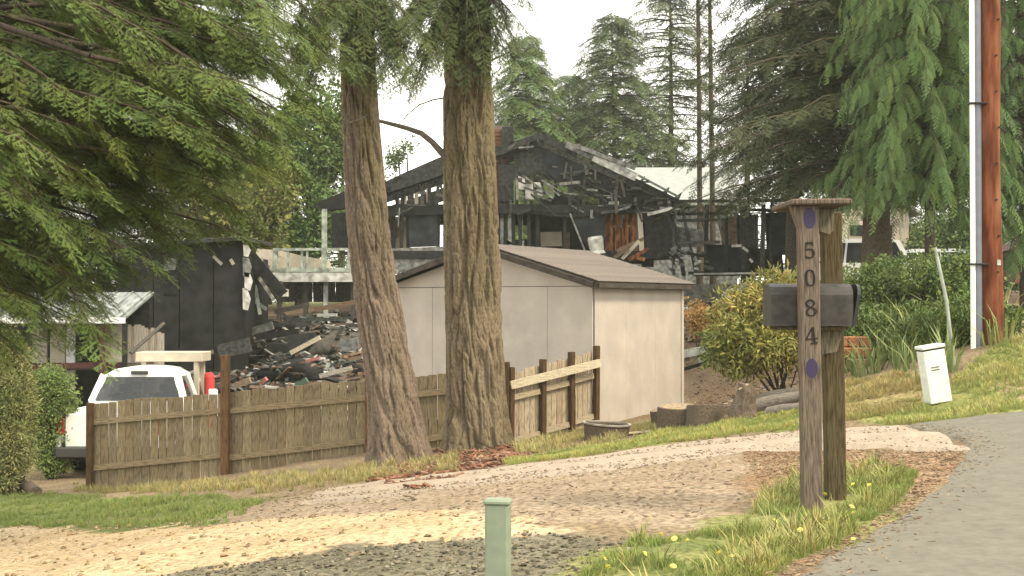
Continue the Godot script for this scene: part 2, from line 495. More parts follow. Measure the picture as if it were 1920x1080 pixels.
func add_region(px: Array, a: Color, b: Color):
	var p := gpoly(px)
	var bb := Rect2(p[0], Vector2.ZERO)
	for q in p: bb = bb.expand(q)
	REG.append([p, a, b, bb.grow(0.6)])
var road_L := [[1180, 1250], [1330, 1160], [1420, 1105], [1510, 1062], [1600, 1016], [1680, 970], [1750, 915], [1795, 868], [1808, 842], [1790, 824], [1745, 810], [1700, 802]]
var road_R := [[3400, 1300], [3200, 1180], [3000, 1080], [2900, 1000], [2800, 940], [2600, 880], [2450, 830], [2300, 790], [2150, 765], [2000, 766], [1860, 780], [1712, 799]]
var drive_N := [[1830, 850], [1760, 845], [1640, 838], [1500, 842], [1360, 856], [1220, 874], [1060, 894], [880, 915], [700, 935], [560, 945]]
var drive_F := [[1720, 797], [1660, 800], [1580, 804], [1500, 809], [1380, 820], [1260, 834], [1120, 854], [960, 874], [780, 895], [620, 915]]
func resample(px: Array, n: int) -> Array:
	var cv := Curve3D.new()
	var pts := []
	for p in px: pts.append(gnd(p[0], p[1]))
	for i in pts.size():
		var t: Vector3 = (pts[min(i + 1, pts.size() - 1)] - pts[max(i - 1, 0)]) / 6.0
		cv.add_point(pts[i], -t, t)
	var out := []
	for i in n:
		out.append(cv.sample(float(i) / (n - 1) * (pts.size() - 1) if false else 0, 0.0) if false else cv.samplef(float(i) / (n - 1) * (pts.size() - 1)))
	return out
func sheet(n: String, A: Array, B: Array, m: Material, lift: float, jag: float, cols: int, sd: float, rut := 0.0) -> MeshInstance3D:
	var mb := MB.new()
	var rows := A.size()
	var g := []
	for i in rows:
		var a: Vector3 = A[i]
		var b: Vector3 = B[i]
		var dir := (b - a); dir.y = 0
		var dl := dir.length()
		dir = dir / maxf(dl, 0.01)
		var ja := nz.get_noise_2d(a.x * 130.0 + sd, a.z * 130.0) * jag + nz.get_noise_2d(a.x * 500.0 + sd, a.z * 500.0) * jag * 0.5
		var jb := nz.get_noise_2d(b.x * 130.0 + sd, b.z * 130.0) * jag + nz.get_noise_2d(b.x * 500.0 + sd, b.z * 500.0) * jag * 0.5
		var lim := dl * 0.4
		a += dir * clampf(ja, -lim, lim)
		b += dir * clampf(jb, -lim, lim)
		var row := []
		for k in cols + 1:
			var p := a.lerp(b, float(k) / cols)
			var fk := float(k) / cols + 0.04 * nz.get_noise_2d(p.x * 30.0, p.z * 30.0)
			var dip := exp(-pow((fk - 0.3) / 0.07, 2.0)) + exp(-pow((fk - 0.72) / 0.06, 2.0)) - 0.5 * exp(-pow((fk - 0.5) / 0.1, 2.0))
			p.y = H(p.x, p.z) + (lift - rut * dip + rut * 0.4 * nz.get_noise_2d(p.x * 120.0, p.z * 120.0) if k > 0 and k < cols else -0.05)
			row.append(p)
		g.append(row)
	var nor := func(p: Vector3) -> Vector3:
		return Vector3(H(p.x - 0.3, p.z) - H(p.x + 0.3, p.z), 0.6, H(p.x, p.z - 0.3) - H(p.x, p.z + 0.3)).normalized()
	for i in rows - 1:
		for k in cols:
			var q := [g[i][k], g[i][k + 1], g[i + 1][k + 1], g[i + 1][k]]
			var ns := []
			for e in [[i, k], [i, k + 1], [i + 1, k + 1], [i + 1, k]]:
				var ka: int = clampi(e[1] - 1, 1, cols - 1); var kb: int = clampi(e[1] + 1, 1, cols - 1)
				var ia: int = maxi(e[0] - 1, 0); var ib: int = mini(e[0] + 1, rows - 1)
				var kc: int = clampi(e[1], 1, cols - 1)
				var nv: Vector3 = (g[ib][kc] - g[ia][kc]).cross(g[e[0]][kb] - g[e[0]][ka])
				if nv.length() < 1e-7: nv = nor.call(g[e[0]][e[1]])
				nv = nv.normalized()
				ns.append(nv if nv.y > 0 else -nv)
			mb.stri(q[0], q[1], q[2], ns[0], ns[1], ns[2])
			mb.stri(q[0], q[2], q[3], ns[0], ns[2], ns[3])
	var o := part(n, mb.mesh(), m)
	tag(o, "", "", "", "structure")
	return o
func make_ground():
	var RL := resample(road_L, 130)
	var RR := resample(road_R, 130)
	var DN := resample(drive_N, 110)
	var DF := resample(drive_F, 110)
	P_ROAD = PackedVector2Array()
	for p in RL: P_ROAD.append(Vector2(p.x, p.z))
	for i in range(RR.size() - 1, -1, -1): P_ROAD.append(Vector2(RR[i].x, RR[i].z))
	P_DRIVE = PackedVector2Array()
	for p in DN: P_DRIVE.append(Vector2(p.x, p.z))
	for i in range(DF.size() - 1, -1, -1): P_DRIVE.append(Vector2(DF[i].x, DF[i].z))
	var G0 := Color(0.14, 0.165, 0.055); var G1 := Color(0.26, 0.25, 0.1)
	# dark gravel verge, pale sandy ground, lawns, litter
	add_region([[-300, 975], [300, 985], [1000, 975], [1000, 1010], [600, 1045], [250, 1085], [0, 1160], [-400, 1200]], Color(0.46, 0.345, 0.2), Color(0.58, 0.445, 0.28))
	add_region([[0, 1160], [250, 1085], [620, 1036], [1000, 998], [1220, 1005], [1150, 1080], [1100, 1300], [0, 1500]], Color(0.14, 0.125, 0.085), Color(0.21, 0.185, 0.13))
	add_region([[-300, 925], [100, 925], [500, 935], [420, 985], [0, 990], [-300, 985]], G0, Color(0.16, 0.17, 0.06))
	add_region([[-200, 845], [170, 845], [170, 880], [-200, 900]], Color(0.27, 0.22, 0.1), Color(0.33, 0.28, 0.13))
	add_region([[1050, 1300], [1080, 1080], [1190, 1012], [1390, 985], [1450, 930], [1530, 890], [1660, 868], [1730, 880], [1700, 930], [1640, 970], [1560, 1015], [1460, 1070], [1330, 1140], [1250, 1300]], G0, G1)
	add_region([[960, 858], [1100, 842], [1250, 812], [1380, 790], [1520, 768], [1520, 806], [1380, 818], [1250, 833], [1100, 852], [980, 868]], G0, Color(0.25, 0.24, 0.08))
	add_region([[1560, 720], [1740, 705], [1760, 750], [1640, 785], [1560, 790]], Color(0.27, 0.23, 0.1), Color(0.36, 0.28, 0.14))
	add_region([[1600, 785], [1660, 765], [1760, 735], [1810, 690], [1870, 640], [1960, 625], [2300, 600], [2300, 760], [2000, 764], [1860, 776], [1740, 794]], Color(0.19, 0.2, 0.065), Color(0.33, 0.31, 0.12))
	add_region([[1850, 725], [1960, 670], [2100, 650], [2100, 740], [1900, 755]], Color(0.3, 0.24, 0.13), Color(0.36, 0.29, 0.16))
	add_region([[1270, 690], [1500, 640], [1560, 700], [1500, 765], [1290, 790]], Color(0.16, 0.105, 0.066), Color(0.25, 0.175, 0.11))
	add_region([[540, 930], [900, 905], [1200, 872], [1420, 852], [1450, 862], [1400, 930], [1380, 985], [1000, 975], [300, 985]], Color(0.3, 0.225, 0.15), Color(0.38, 0.295, 0.205))
	add_region([[1380, 850], [1600, 842], [1800, 850], [1800, 880], [1740, 920], [1700, 900], [1560, 888], [1440, 930]], Color(0.27, 0.17, 0.1), Color(0.34, 0.235, 0.15))
	add_region([[1860, 570], [2200, 560], [2200, 610], [1860, 615]], Color(0.3, 0.23, 0.14), Color(0.36, 0.28, 0.18))
	var xs := []
	var x := -46.0
	while x < 46.0:
		xs.append(x)
		x += 0.12 if absf(x) < 10.5 else (0.5 if absf(x) < 16.0 else 3.0)
	xs.append(46.0)
	var ds := []
	var d := 0.4
	while d < 160.0:
		ds.append(d)
		d += 0.12 if d < 24.0 else (0.4 if d < 44.0 else 6.0)
	var W := xs.size()
	var D := ds.size()
	var vv := PackedVector3Array(); var nn := PackedVector3Array(); var cc := PackedColorArray(); var ii := PackedInt32Array()
	vv.resize(W * D); nn.resize(W * D); cc.resize(W * D)
	for j in D:
		for i in W:
			var px: float = xs[i]
			var pz: float = -ds[j]
			var y := H(px, pz) + micro(px, pz)
			if Geometry2D.is_point_in_polygon(Vector2(px, pz), P_ROAD) or Geometry2D.is_point_in_polygon(Vector2(px, pz), P_DRIVE):
				y = H(px, pz) - (0.012 if Geometry2D.is_point_in_polygon(Vector2(px, pz), P_ROAD) else 0.07)
			vv[j * W + i] = Vector3(px, y, pz)
			cc[j * W + i] = region_color(px, pz)
	for j in D:
		for i in W:
			var i0 := maxi(i - 1, 0); var i1 := mini(i + 1, W - 1)
			var j0 := maxi(j - 1, 0); var j1 := mini(j + 1, D - 1)
			nn[j * W + i] = (vv[j0 * W + i] - vv[j1 * W + i]).cross(vv[j * W + i0] - vv[j * W + i1]).normalized()
			if nn[j * W + i].y < 0: nn[j * W + i] = -nn[j * W + i]
	for j in D - 1:
		for i in W - 1:
			var a := j * W + i
			ii.append_array(PackedInt32Array([a, a + W, a + W + 1, a, a + W + 1, a + 1]))
	var arr := []
	arr.resize(Mesh.ARRAY_MAX)
	arr[Mesh.ARRAY_VERTEX] = vv; arr[Mesh.ARRAY_NORMAL] = nn; arr[Mesh.ARRAY_COLOR] = cc; arr[Mesh.ARRAY_INDEX] = ii
	var am := ArrayMesh.new()
	am.add_surface_from_arrays(Mesh.PRIMITIVE_TRIANGLES, arr)
	tag(part("ground", am, M.ground), "", "", "", "structure")
	sheet("driveway", DN, DF, M.drive, 0.014, 0.16, 26, 40.0, 0.04)
	sheet("road", RL, RR, M.asphalt, 0.022, 0.1, 40, 0.0)

# ------------------------------------------------------------------ foliage pieces
func add_spray_needle(mb: MB, p: Vector3, d: Vector3, l: float, w: float):
	var s := d.cross(Vector3(0.2, 1, 0.1)).normalized() * w * 0.5
	mb.tri(p - s, p + d * l, p + s, Vector3.UP)
func make_fir_spray(near: bool, sd: int) -> ArrayMesh:
	var r := RandomNumberGenerator.new()
	r.seed = sd
	var mb := MB.new()
	mb.use_c = true
	var twigs := []
	var axis := func(s: float) -> Vector3:
		return Vector3(s, -0.22 * s * s, 0.02 * sin(s * 5.0))
	twigs.append([Vector3.ZERO, axis.call(1.0), 1.0])
	var s := 0.06
	var k := 0
	while s < 0.95:
		var sg := 1.0 if k % 2 == 0 else -1.0
		var base: Vector3 = axis.call(s)
		var l := (0.46 - 0.34 * s) * r.randf_range(0.75, 1.1)
		var ang := r.randf_range(0.75, 1.05)
		var dir := Vector3(cos(ang), r.randf_range(-0.35, 0.05), sg * sin(ang)).normalized()
		twigs.append([base, base + dir * l, 0.6])
		if near and l > 0.2:
			for e in [0.4, 0.72]:
				var d2 := dir.rotated(Vector3.UP, sg * (0.7 if int(e * 100) % 2 == 0 else -0.7))
				twigs.append([base + dir * l * e, base + dir * l * e + d2 * l * 0.35, 0.4])
		s += 0.085 if near else 0.085
		k += 1
	for t in twigs:
		var a: Vector3 = t[0]
		var b: Vector3 = t[1]
		var dir2 := (b - a)
		var ln := dir2.length()
		dir2 /= ln
		var step := 0.016 if near else 0.035
		var nlen := 0.05 if near else 0.075
		var nw := 0.0105 if near else 0.024
		var u := step
		while u < ln + 0.001:
			var f := u / ln
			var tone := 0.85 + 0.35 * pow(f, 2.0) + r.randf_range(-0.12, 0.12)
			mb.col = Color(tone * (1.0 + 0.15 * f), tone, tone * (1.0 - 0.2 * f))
			for sg2 in [-1.0, 1.0]:
				var out: Vector3 = dir2.cross(Vector3(0, 1, 0)).normalized() * sg2
				var nd: Vector3 = (dir2 * 0.75 + out * 0.75 + Vector3(0, r.randf_range(-0.35, 0.4), 0)).normalized()
				add_spray_needle(mb, a + dir2 * u, nd, nlen * r.randf_range(0.75, 1.2), nw)
			u += step
	mb.col = Color(0.9, 0.6, 0.5) * 0.6
	mb.tube([Vector3.ZERO, axis.call(0.5), axis.call(0.95)], [0.011, 0.007, 0.003], 4, false)
	return mb.mesh()
func make_cedar_spray(sd: int) -> ArrayMesh:
	var r := RandomNumberGenerator.new()
	r.seed = sd
	var mb := MB.new()
	mb.use_c = true
	var s := 0.05
	var k := 0
	while s < 1.0:
		var sg := 1.0 if k % 2 == 0 else -1.0
		var base := Vector3(s, -0.35 * s * s, 0)
		var l := (0.24 - 0.15 * s) * r.randf_range(0.7, 1.3)
		var dir := Vector3(0.75, -0.3 + r.randf_range(-0.2, 0.1), sg * 0.7).normalized()
		for e in 5:
			var f := (e + 0.6) / 5.0
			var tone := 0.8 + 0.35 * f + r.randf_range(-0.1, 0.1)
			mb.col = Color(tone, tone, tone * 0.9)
			var p := base + dir * l * f
			for sg2 in [-1.0, 1.0]:
				var d2 := (dir + Vector3(0.2, -0.15, sg2 * 0.8)).normalized()
				add_spray_needle(mb, p, d2, 0.08 * r.randf_range(0.6, 1.4), 0.02)
		add_spray_needle(mb, base, dir, l * 1.1, 0.018)
		s += 0.065
		k += 1
	return mb.mesh()
func make_leaf_clump(n: int, asp: float, size: float, sd: int) -> ArrayMesh:
	var r := RandomNumberGenerator.new()
	r.seed = sd
	var mb := MB.new()
	mb.use_c = true
	for i in n:
		var p := Vector3(r.randf_range(-1, 1), r.randf_range(-1, 1), r.randf_range(-1, 1)) * 0.5
		var d := (p + Vector3(r.randf_range(-0.5, 0.5), r.randf_range(-0.4, 0.5), r.randf_range(-0.5, 0.5))).normalized()
		var w := d.cross(Vector3(r.randf_range(-0.6, 0.6), 1, r.randf_range(-0.6, 0.6))).normalized()
		var l := size * r.randf_range(0.7, 1.25)
		var tone := r.randf_range(0.75, 1.2)
		mb.col = Color(tone, tone, tone * r.randf_range(0.75, 1.0))
		var up := w.cross(d) * l * 0.12
		mb.tri(p, p + d * l * 0.5 + w * l * asp * 0.5 + up, p + d * l)
		mb.tri(p, p + d * l, p + d * l * 0.5 - w * l * asp * 0.5 + up)
	return mb.mesh()
func make_tuft(n: int, spread: float, sd: int, lean := 0.5) -> ArrayMesh:
	var r := RandomNumberGenerator.new()
	r.seed = sd
	var mb := MB.new()
	mb.use_c = true
	for i in n:
		var a := r.randf() * TAU
		var o := Vector3(cos(a), 0, sin(a)) * r.randf() * spread
		var l := r.randf_range(0.45, 1.0)
		var dir := Vector3(cos(a), 0, sin(a)) * r.randf_range(0.05, lean)
		var w := Vector3(-sin(a + 0.4), 0, cos(a + 0.4)) * 0.022
		var m1 := o + Vector3(0, l * 0.55, 0) + dir * l * 0.35
		var m2 := o + Vector3(0, l * 0.92, 0) + dir * l
		var tone := r.randf_range(0.75, 1.2)
		mb.col = Color(tone, tone, tone)
		mb.quad(o - w - Vector3(0, 0.1, 0), o + w - Vector3(0, 0.1, 0), m1 + w * 0.8, m1 - w * 0.8)
		mb.tri(m1 - w * 0.8, m1 + w * 0.8, m2)
	return mb.mesh()
func spray_xf(p: Vector3, dir: Vector3, size: float, roll := 0.0) -> Transform3D:
	var x := dir.normalized()
	var up := Vector3.UP
	if absf(x.y) > 0.95: up = Vector3(0.3, 0, 1)
	var z := x.cross(up).normalized()
	var y := z.cross(x)
	var b := Basis(x, y, z)
	if roll != 0.0: b = Basis(x, roll) * b
	return Transform3D(b.scaled_local(Vector3.ONE * size), p)
func tone(c: Color, r: RandomNumberGenerator, v := 0.25) -> Color:
	var k := r.randf_range(1.0 - v, 1.0 + v)
	return Color(c.r * k * r.randf_range(0.9, 1.12), c.g * k, c.b * k * r.randf_range(0.85, 1.1))
# one bough: sprays along a drooping limb; returns nothing, fills the arrays
func bough(a: Vector3, b: Vector3, sag: float, step: float, size: float, c: Color, xf: Array, cl: Array, limb: MB, r: RandomNumberGenerator, hang := 0.0, thick := 0.03):
	var L := a.distance_to(b)
	var n := maxi(3, int(L / step))
	var pts := []
	var rad := []
	for i in n + 1:
		var s := float(i) / n
		var p := a.lerp(b, s) + Vector3(0, -sag * s * s + sag * s * 0.2, 0)
		pts.append(p)
		rad.append(lerpf(thick, thick * 0.15, s))
	if limb:
		var lp := []
		var lr := []
		for i in 5:
			lp.append(pts[int(i * n / 4.0)]); lr.append(rad[int(i * n / 4.0)])
		limb.tube(lp, lr, 5, false)
	for i in range(1, n + 1):
		var s2 := float(i) / n
		if s2 < 0.18: continue
		var dir: Vector3 = (pts[i] - pts[i - 1]).normalized()
		var side := dir.cross(Vector3.UP).normalized()
		var ct := tone(c, r)
		for sg in [-1.0, 1.0]:
			var d: Vector3 = (dir * r.randf_range(0.35, 0.9) + side * sg * r.randf_range(0.5, 1.0) + Vector3(0, r.randf_range(-0.45, 0.12) - hang, 0))
			xf.append(spray_xf(pts[i] + Vector3(r.randf_range(-1, 1), r.randf_range(-1, 1), r.randf_range(-1, 1)) * step * 0.4, d, size * r.randf_range(0.5, 1.3) * (1.15 - 0.5 * s2), r.randf_range(-0.4, 0.4)))
			cl.append(ct)
		if i == n:
			xf.append(spray_xf(pts[i], dir, size, 0)); cl.append(ct)
func conifer(n: String, label: String, px: float, d: float, top_py: float, reach: float, c: Color, opt := {}) -> Node3D:
	var r := RandomNumberGenerator.new()
	r.seed = int(px * 7 + d * 131)
	var base := on((px - 960.0) / FOC * d, d, -0.15)
	var t := thing(n, label, "tree", base, 0, opt.get("group", ""))
	var top := at(px, top_py, d).y - base.y
	var y0: float = opt.get("y0", 1.5)
	var r0: float = opt.get("r0", 0.25)
	var ymax: float = minf(top, at(px, -90, d).y - base.y)
	var limb := MB.new()
	var tp := []
	var tr := []
	for i in 9:
		var s := i / 8.0
		tp.append(Vector3(sin(s * 4.0 + px) * 0.08, top * s, cos(s * 3.0 + px) * 0.08))
		tr.append(maxf(r0 * (1.0 - s), 0.015) * (1.3 if i == 0 else 1.0))
	limb.tube(tp, tr, 10, false)
	var xf := []
	var cl := []
	var y := y0
	var step: float = opt.get("whorl", 0.45)
	var sp: float = opt.get("spray", 0.6)
	while y < ymax:
		var s := (y - y0) / maxf(top - y0, 0.1)
		var L: float = reach * (pow(1.0 - s, 0.75) * 0.9 + 0.08) * r.randf_range(0.85, 1.1)
		if opt.get("round", false): L = reach * sqrt(maxf(0.05, 1.0 - pow(2.0 * s - 0.9, 2.0)))
		var nb: int = opt.get("nb", 6)
		for k in nb:
			if r.randf() < opt.get("gap", 0.12): continue
			var a := TAU * (k + r.randf() * 0.8) / nb + y * 2.1
			if opt.has("face") and cos(a - opt.face) < -0.25: continue
			var l := L * r.randf_range(0.6, 1.12)
			var p := Vector3(0, y + r.randf_range(-0.2, 0.2), 0)
			var rise: float = opt.get("rise", 0.05)
			bough(p, p + Vector3(cos(a) * l, rise * l, -sin(a) * l), l * opt.get("sag", 0.28), opt.get("step", 0.34), sp, c, xf, cl, limb, r, opt.get("hang", 0.0), minf(0.05, r0 * 0.2))
		y += step * r.randf_range(0.8, 1.2)
	part("trunk", limb.mesh(), opt.get("bark", M.bark_far), t)
	multi("crown", T[opt.get("leaf", "fir_far")], M.needle, xf, cl, t)
	return t
func leafy(n: String, label: String, cat: String, base: Vector3, blobs: Array, count: int, size: float, c: Color, c2: Color, mesh: String, stems: int, group := "") -> Node3D:
	# blobs: [centre (from base), radii]; clumps thin out in noise gaps and stray past the outline
	var r := RandomNumberGenerator.new()
	r.seed = int(absf(base.x) * 1000 + absf(base.z) * 77 + count)
	var t := thing(n, label, cat, base, 0, group)
	var xf := []
	var cl := []
	var vol := 0.0
	for b in blobs: vol += b[1].x * b[1].y * b[1].z
	var low := 9.0
	for b in blobs:
		var m := int(count * b[1].x * b[1].y * b[1].z / vol)
		for i in m:
			var q := Vector3(r.randfn(), r.randfn(), r.randfn()).normalized() * pow(r.randf(), 0.4)
			var p: Vector3 = b[0] + q * b[1] * (1.0 + 0.18 * nz.get_noise_3d(q.x * 120, q.y * 120, q.z * 120 + base.x * 50))
			if r.randf() < 0.12: p = b[0] + (p - b[0]) * r.randf_range(1.05, 1.35)
			if p.y < 0.03: continue
			low = minf(low, p.y)
			if nz.get_noise_3d((base.x + p.x) * 55.0, p.y * 55.0, (base.z + p.z) * 55.0) < (-0.06 if vol > 0.35 else -0.3): continue
			var bs := Basis.from_euler(Vector3(r.randf() * TAU, r.randf() * TAU, r.randf() * TAU))
			xf.append(Transform3D(bs.scaled_local(Vector3.ONE * size * r.randf_range(0.7, 1.3)), p))
			var mixc := c.lerp(c2, clampf(r.randf() * 0.6 + nz.get_noise_3d(p.x * 70, p.y * 70, p.z * 70) + 0.15, 0, 1))
			cl.append(tone(mixc, r, 0.15))
	var st := MB.new()
	for i in stems:
		var b2 = blobs[i % blobs.size()]
		var e: Vector3 = b2[0] + Vector3(r.randf_range(-0.6, 0.6), r.randf_range(-0.1, 0.5), r.randf_range(-0.6, 0.6)) * b2[1]
		var s0 := Vector3(r.randf_range(-0.08, 0.08), -0.08, r.randf_range(-0.08, 0.08))
		var mid := s0.lerp(e, 0.5) + Vector3(r.randf_range(-0.1, 0.1), 0.1, r.randf_range(-0.1, 0.1))
		var rr := clampf(e.length() * 0.012, 0.008, 0.09)
		st.tube([s0, mid, e], [rr * 1.5, rr, rr * 0.35], 6, false)
	if stems > 0: part("stems" if stems > 1 else "trunk", st.mesh(), M.bark_far, t)
	multi("foliage", T[mesh], M.leaf, xf, cl, t)
	return t
func make_foliage_meshes():
	T.fir_near = make_fir_spray(true, 5)
	T.fir_far = make_fir_spray(false, 6)
	T.cedar = make_cedar_spray(7)
	T.leaf = make_leaf_clump(26, 0.6, 0.3, 9)
	T.leaf_long = make_leaf_clump(30, 0.3, 0.42, 10)
	T.tuft = make_tuft(16, 0.28, 12)
	T.tuft_wild = make_tuft(12, 0.2, 13, 0.9)

# ------------------------------------------------------------------ big trunks
func big_trunk(axis: Array, rad: Array, rows: int, sides: int, amp: float, sd: float, c0: Color, c1: Color, flare: float) -> ArrayMesh:
	var cv := Curve3D.new()
	for i in axis.size():
		var t: Vector3 = (axis[mini(i + 1, axis.size() - 1)] - axis[maxi(i - 1, 0)]) / 6.0
		cv.add_point(axis[i], -t, t)
	var vv := PackedVector3Array(); var nn := PackedVector3Array(); var cc := PackedColorArray(); var ii := PackedInt32Array()
	var fr := FastNoiseLite.new()
	fr.seed = int(sd)
	fr.noise_type = FastNoiseLite.TYPE_SIMPLEX
	fr.fractal_type = FastNoiseLite.FRACTAL_RIDGED
	fr.fractal_octaves = 2
	fr.frequency = 1.0
	for j in rows + 1:
		var s := float(j) / rows
		var p := cv.samplef(s * (axis.size() - 1))
		var f := s * (rad.size() - 1)
		var k := mini(int(f), rad.size() - 2)
		var R := lerpf(rad[k], rad[k + 1], f - k)
		for i in sides:
			var a := TAU * i / sides
			var o := Vector3(cos(a), 0, sin(a))
			var y := p.y
			var warp := nz.get_noise_2d(a * 60.0 + sd, y * 40.0) * 0.25
			var rg := fr.get_noise_3d(cos(a + warp) * R * 4.2 + sd, y * 0.62, sin(a + warp) * R * 4.2)
			var plate := fr.get_noise_3d(cos(a) * R * 10.0 + sd, y * 2.2 + 30.0, sin(a) * R * 10.0)
			var lobes := flare * exp(-maxf(y, 0.0) * 2.2) * (0.35 + 0.65 * pow(absf(sin(a * 2.5 + sd)), 2.0))
			var disp := -amp * smoothstep(0.1, 0.85, rg) - amp * 0.3 * smoothstep(0.3, 0.9, plate) + amp * 0.15 * nz.get_noise_3d(o.x * 160.0, y * 90.0, o.z * 160.0) + nz.get_noise_3d(o.x * 20.0, y * 14.0, o.z * 20.0 + sd) * 0.05 + lobes
			vv.append(p + o * (R + disp))
			var t2 := clampf(nz.get_noise_3d(o.x * 45.0 + sd, y * 26.0, o.z * 45.0) * 1.3 + 0.45, 0, 1)
			var cl := c0.lerp(c1, t2)
			var moss := clampf(nz.get_noise_3d(o.x * 24.0 + sd + 60.0, y * 10.0, o.z * 24.0) * 2.0 - 0.1 + 0.35 * o.x, 0, 1)
			cc.append(cl.lerp(Color(0.17, 0.155, 0.072), moss * 0.55))
	var S := sides
	for j in rows + 1:
		for i in sides:
			var a2 := vv[j * S + (i + 1) % S] - vv[j * S + (i + S - 1) % S]
			var b2 := vv[mini(j + 1, rows) * S + i] - vv[maxi(j - 1, 0) * S + i]
			var nn3 := b2.cross(a2).normalized()
			var out := vv[j * S + i] - vv[j * S + (i + S / 2) % S]
			nn.append(nn3 if nn3.dot(out) > 0 else -nn3)
	for j in rows:
		for i in sides:
			var q := j * S + i
			var w := j * S + (i + 1) % S
			ii.append_array(PackedInt32Array([q, w + S, q + S, q, w, w + S]))
	var arr := []
	arr.resize(Mesh.ARRAY_MAX)
	arr[Mesh.ARRAY_VERTEX] = vv; arr[Mesh.ARRAY_NORMAL] = nn; arr[Mesh.ARRAY_COLOR] = cc; arr[Mesh.ARRAY_INDEX] = ii
	var am := ArrayMesh.new()
	am.add_surface_from_arrays(Mesh.PRIMITIVE_TRIANGLES, arr)
	return am

func _ready():
	rng.seed = 20240611
	nz.seed = 4
	nz.noise_type = FastNoiseLite.TYPE_SIMPLEX_SMOOTH
	nz.frequency = 0.01
	nz.fractal_octaves = 3
	# camera
	var cam := Camera3D.new()
	cam.name = "camera"
	cam.fov = rad_to_deg(2.0 * atan(540.0 / FOC))
	cam.near = 0.1
	cam.far = 400.0
	add_child(cam)
	cam.position = Vector3(0, EYE, 0)
	cam.rotation = Vector3(PITCH, 0, 0)
	cam.current = true
	# bright overcast sky
	var env := Environment.new()
	var sky := Sky.new()
	var sm := ProceduralSkyMaterial.new()
	sm.sky_top_color = Color(0.97, 0.97, 0.95)
	sm.sky_horizon_color = Color(1.0, 0.985, 0.93)
	sm.sky_curve = 0.2
	sm.ground_horizon_color = Color(0.62, 0.6, 0.52)
	sm.ground_bottom_color = Color(0.4, 0.38, 0.32)
	sm.sun_angle_max = 1.0
	sm.energy_multiplier = 1.0
	sky.sky_material = sm
	env.background_mode = Environment.BG_SKY
	env.sky = sky
	env.tonemap_mode = Environment.TONE_MAPPER_LINEAR
	env.tonemap_exposure = 3.2
	env.sdfgi_enabled = true
	env.ssao_enabled = true
	env.ssil_enabled = true
	env.fog_enabled = true
	env.fog_density = 0.0006
	env.fog_light_color = Color(0.86, 0.88, 0.8)
	var we := WorldEnvironment.new()
	we.name = "world_environment"
	we.environment = env
	add_child(we)
	var sun := DirectionalLight3D.new()
	sun.name = "sun"
	sun.light_energy = 0.5
	sun.light_angular_distance = 14.0
	sun.light_color = Color(1.0, 0.95, 0.84)
	sun.shadow_enabled = true
	add_child(sun)
	sun.look_at_from_position(Vector3(8.5, 11, 5.0), Vector3.ZERO)
	# materials, ground
	make_heights()
	make_materials()
	make_foliage_meshes()
	var ub := MB.new()
	ub.bevel_box(Transform3D.IDENTITY, Vector3.ONE, 0.02)
	unit_box = ub.mesh()
	make_ground()
	print("ground done")
	build_shed()
	build_fences()
	build_burnt_house()
	build_outbuildings()
	build_far_houses()
	print("houses done")
	build_big_trees()
	build_background_trees()
	build_shrubs()
	print("trees done")
	build_truck()
	build_far_cars()
	build_mailbox()
	build_verge_things()
	build_yard_things()
	build_debris()
	build_ground_cover()
	print("all done")

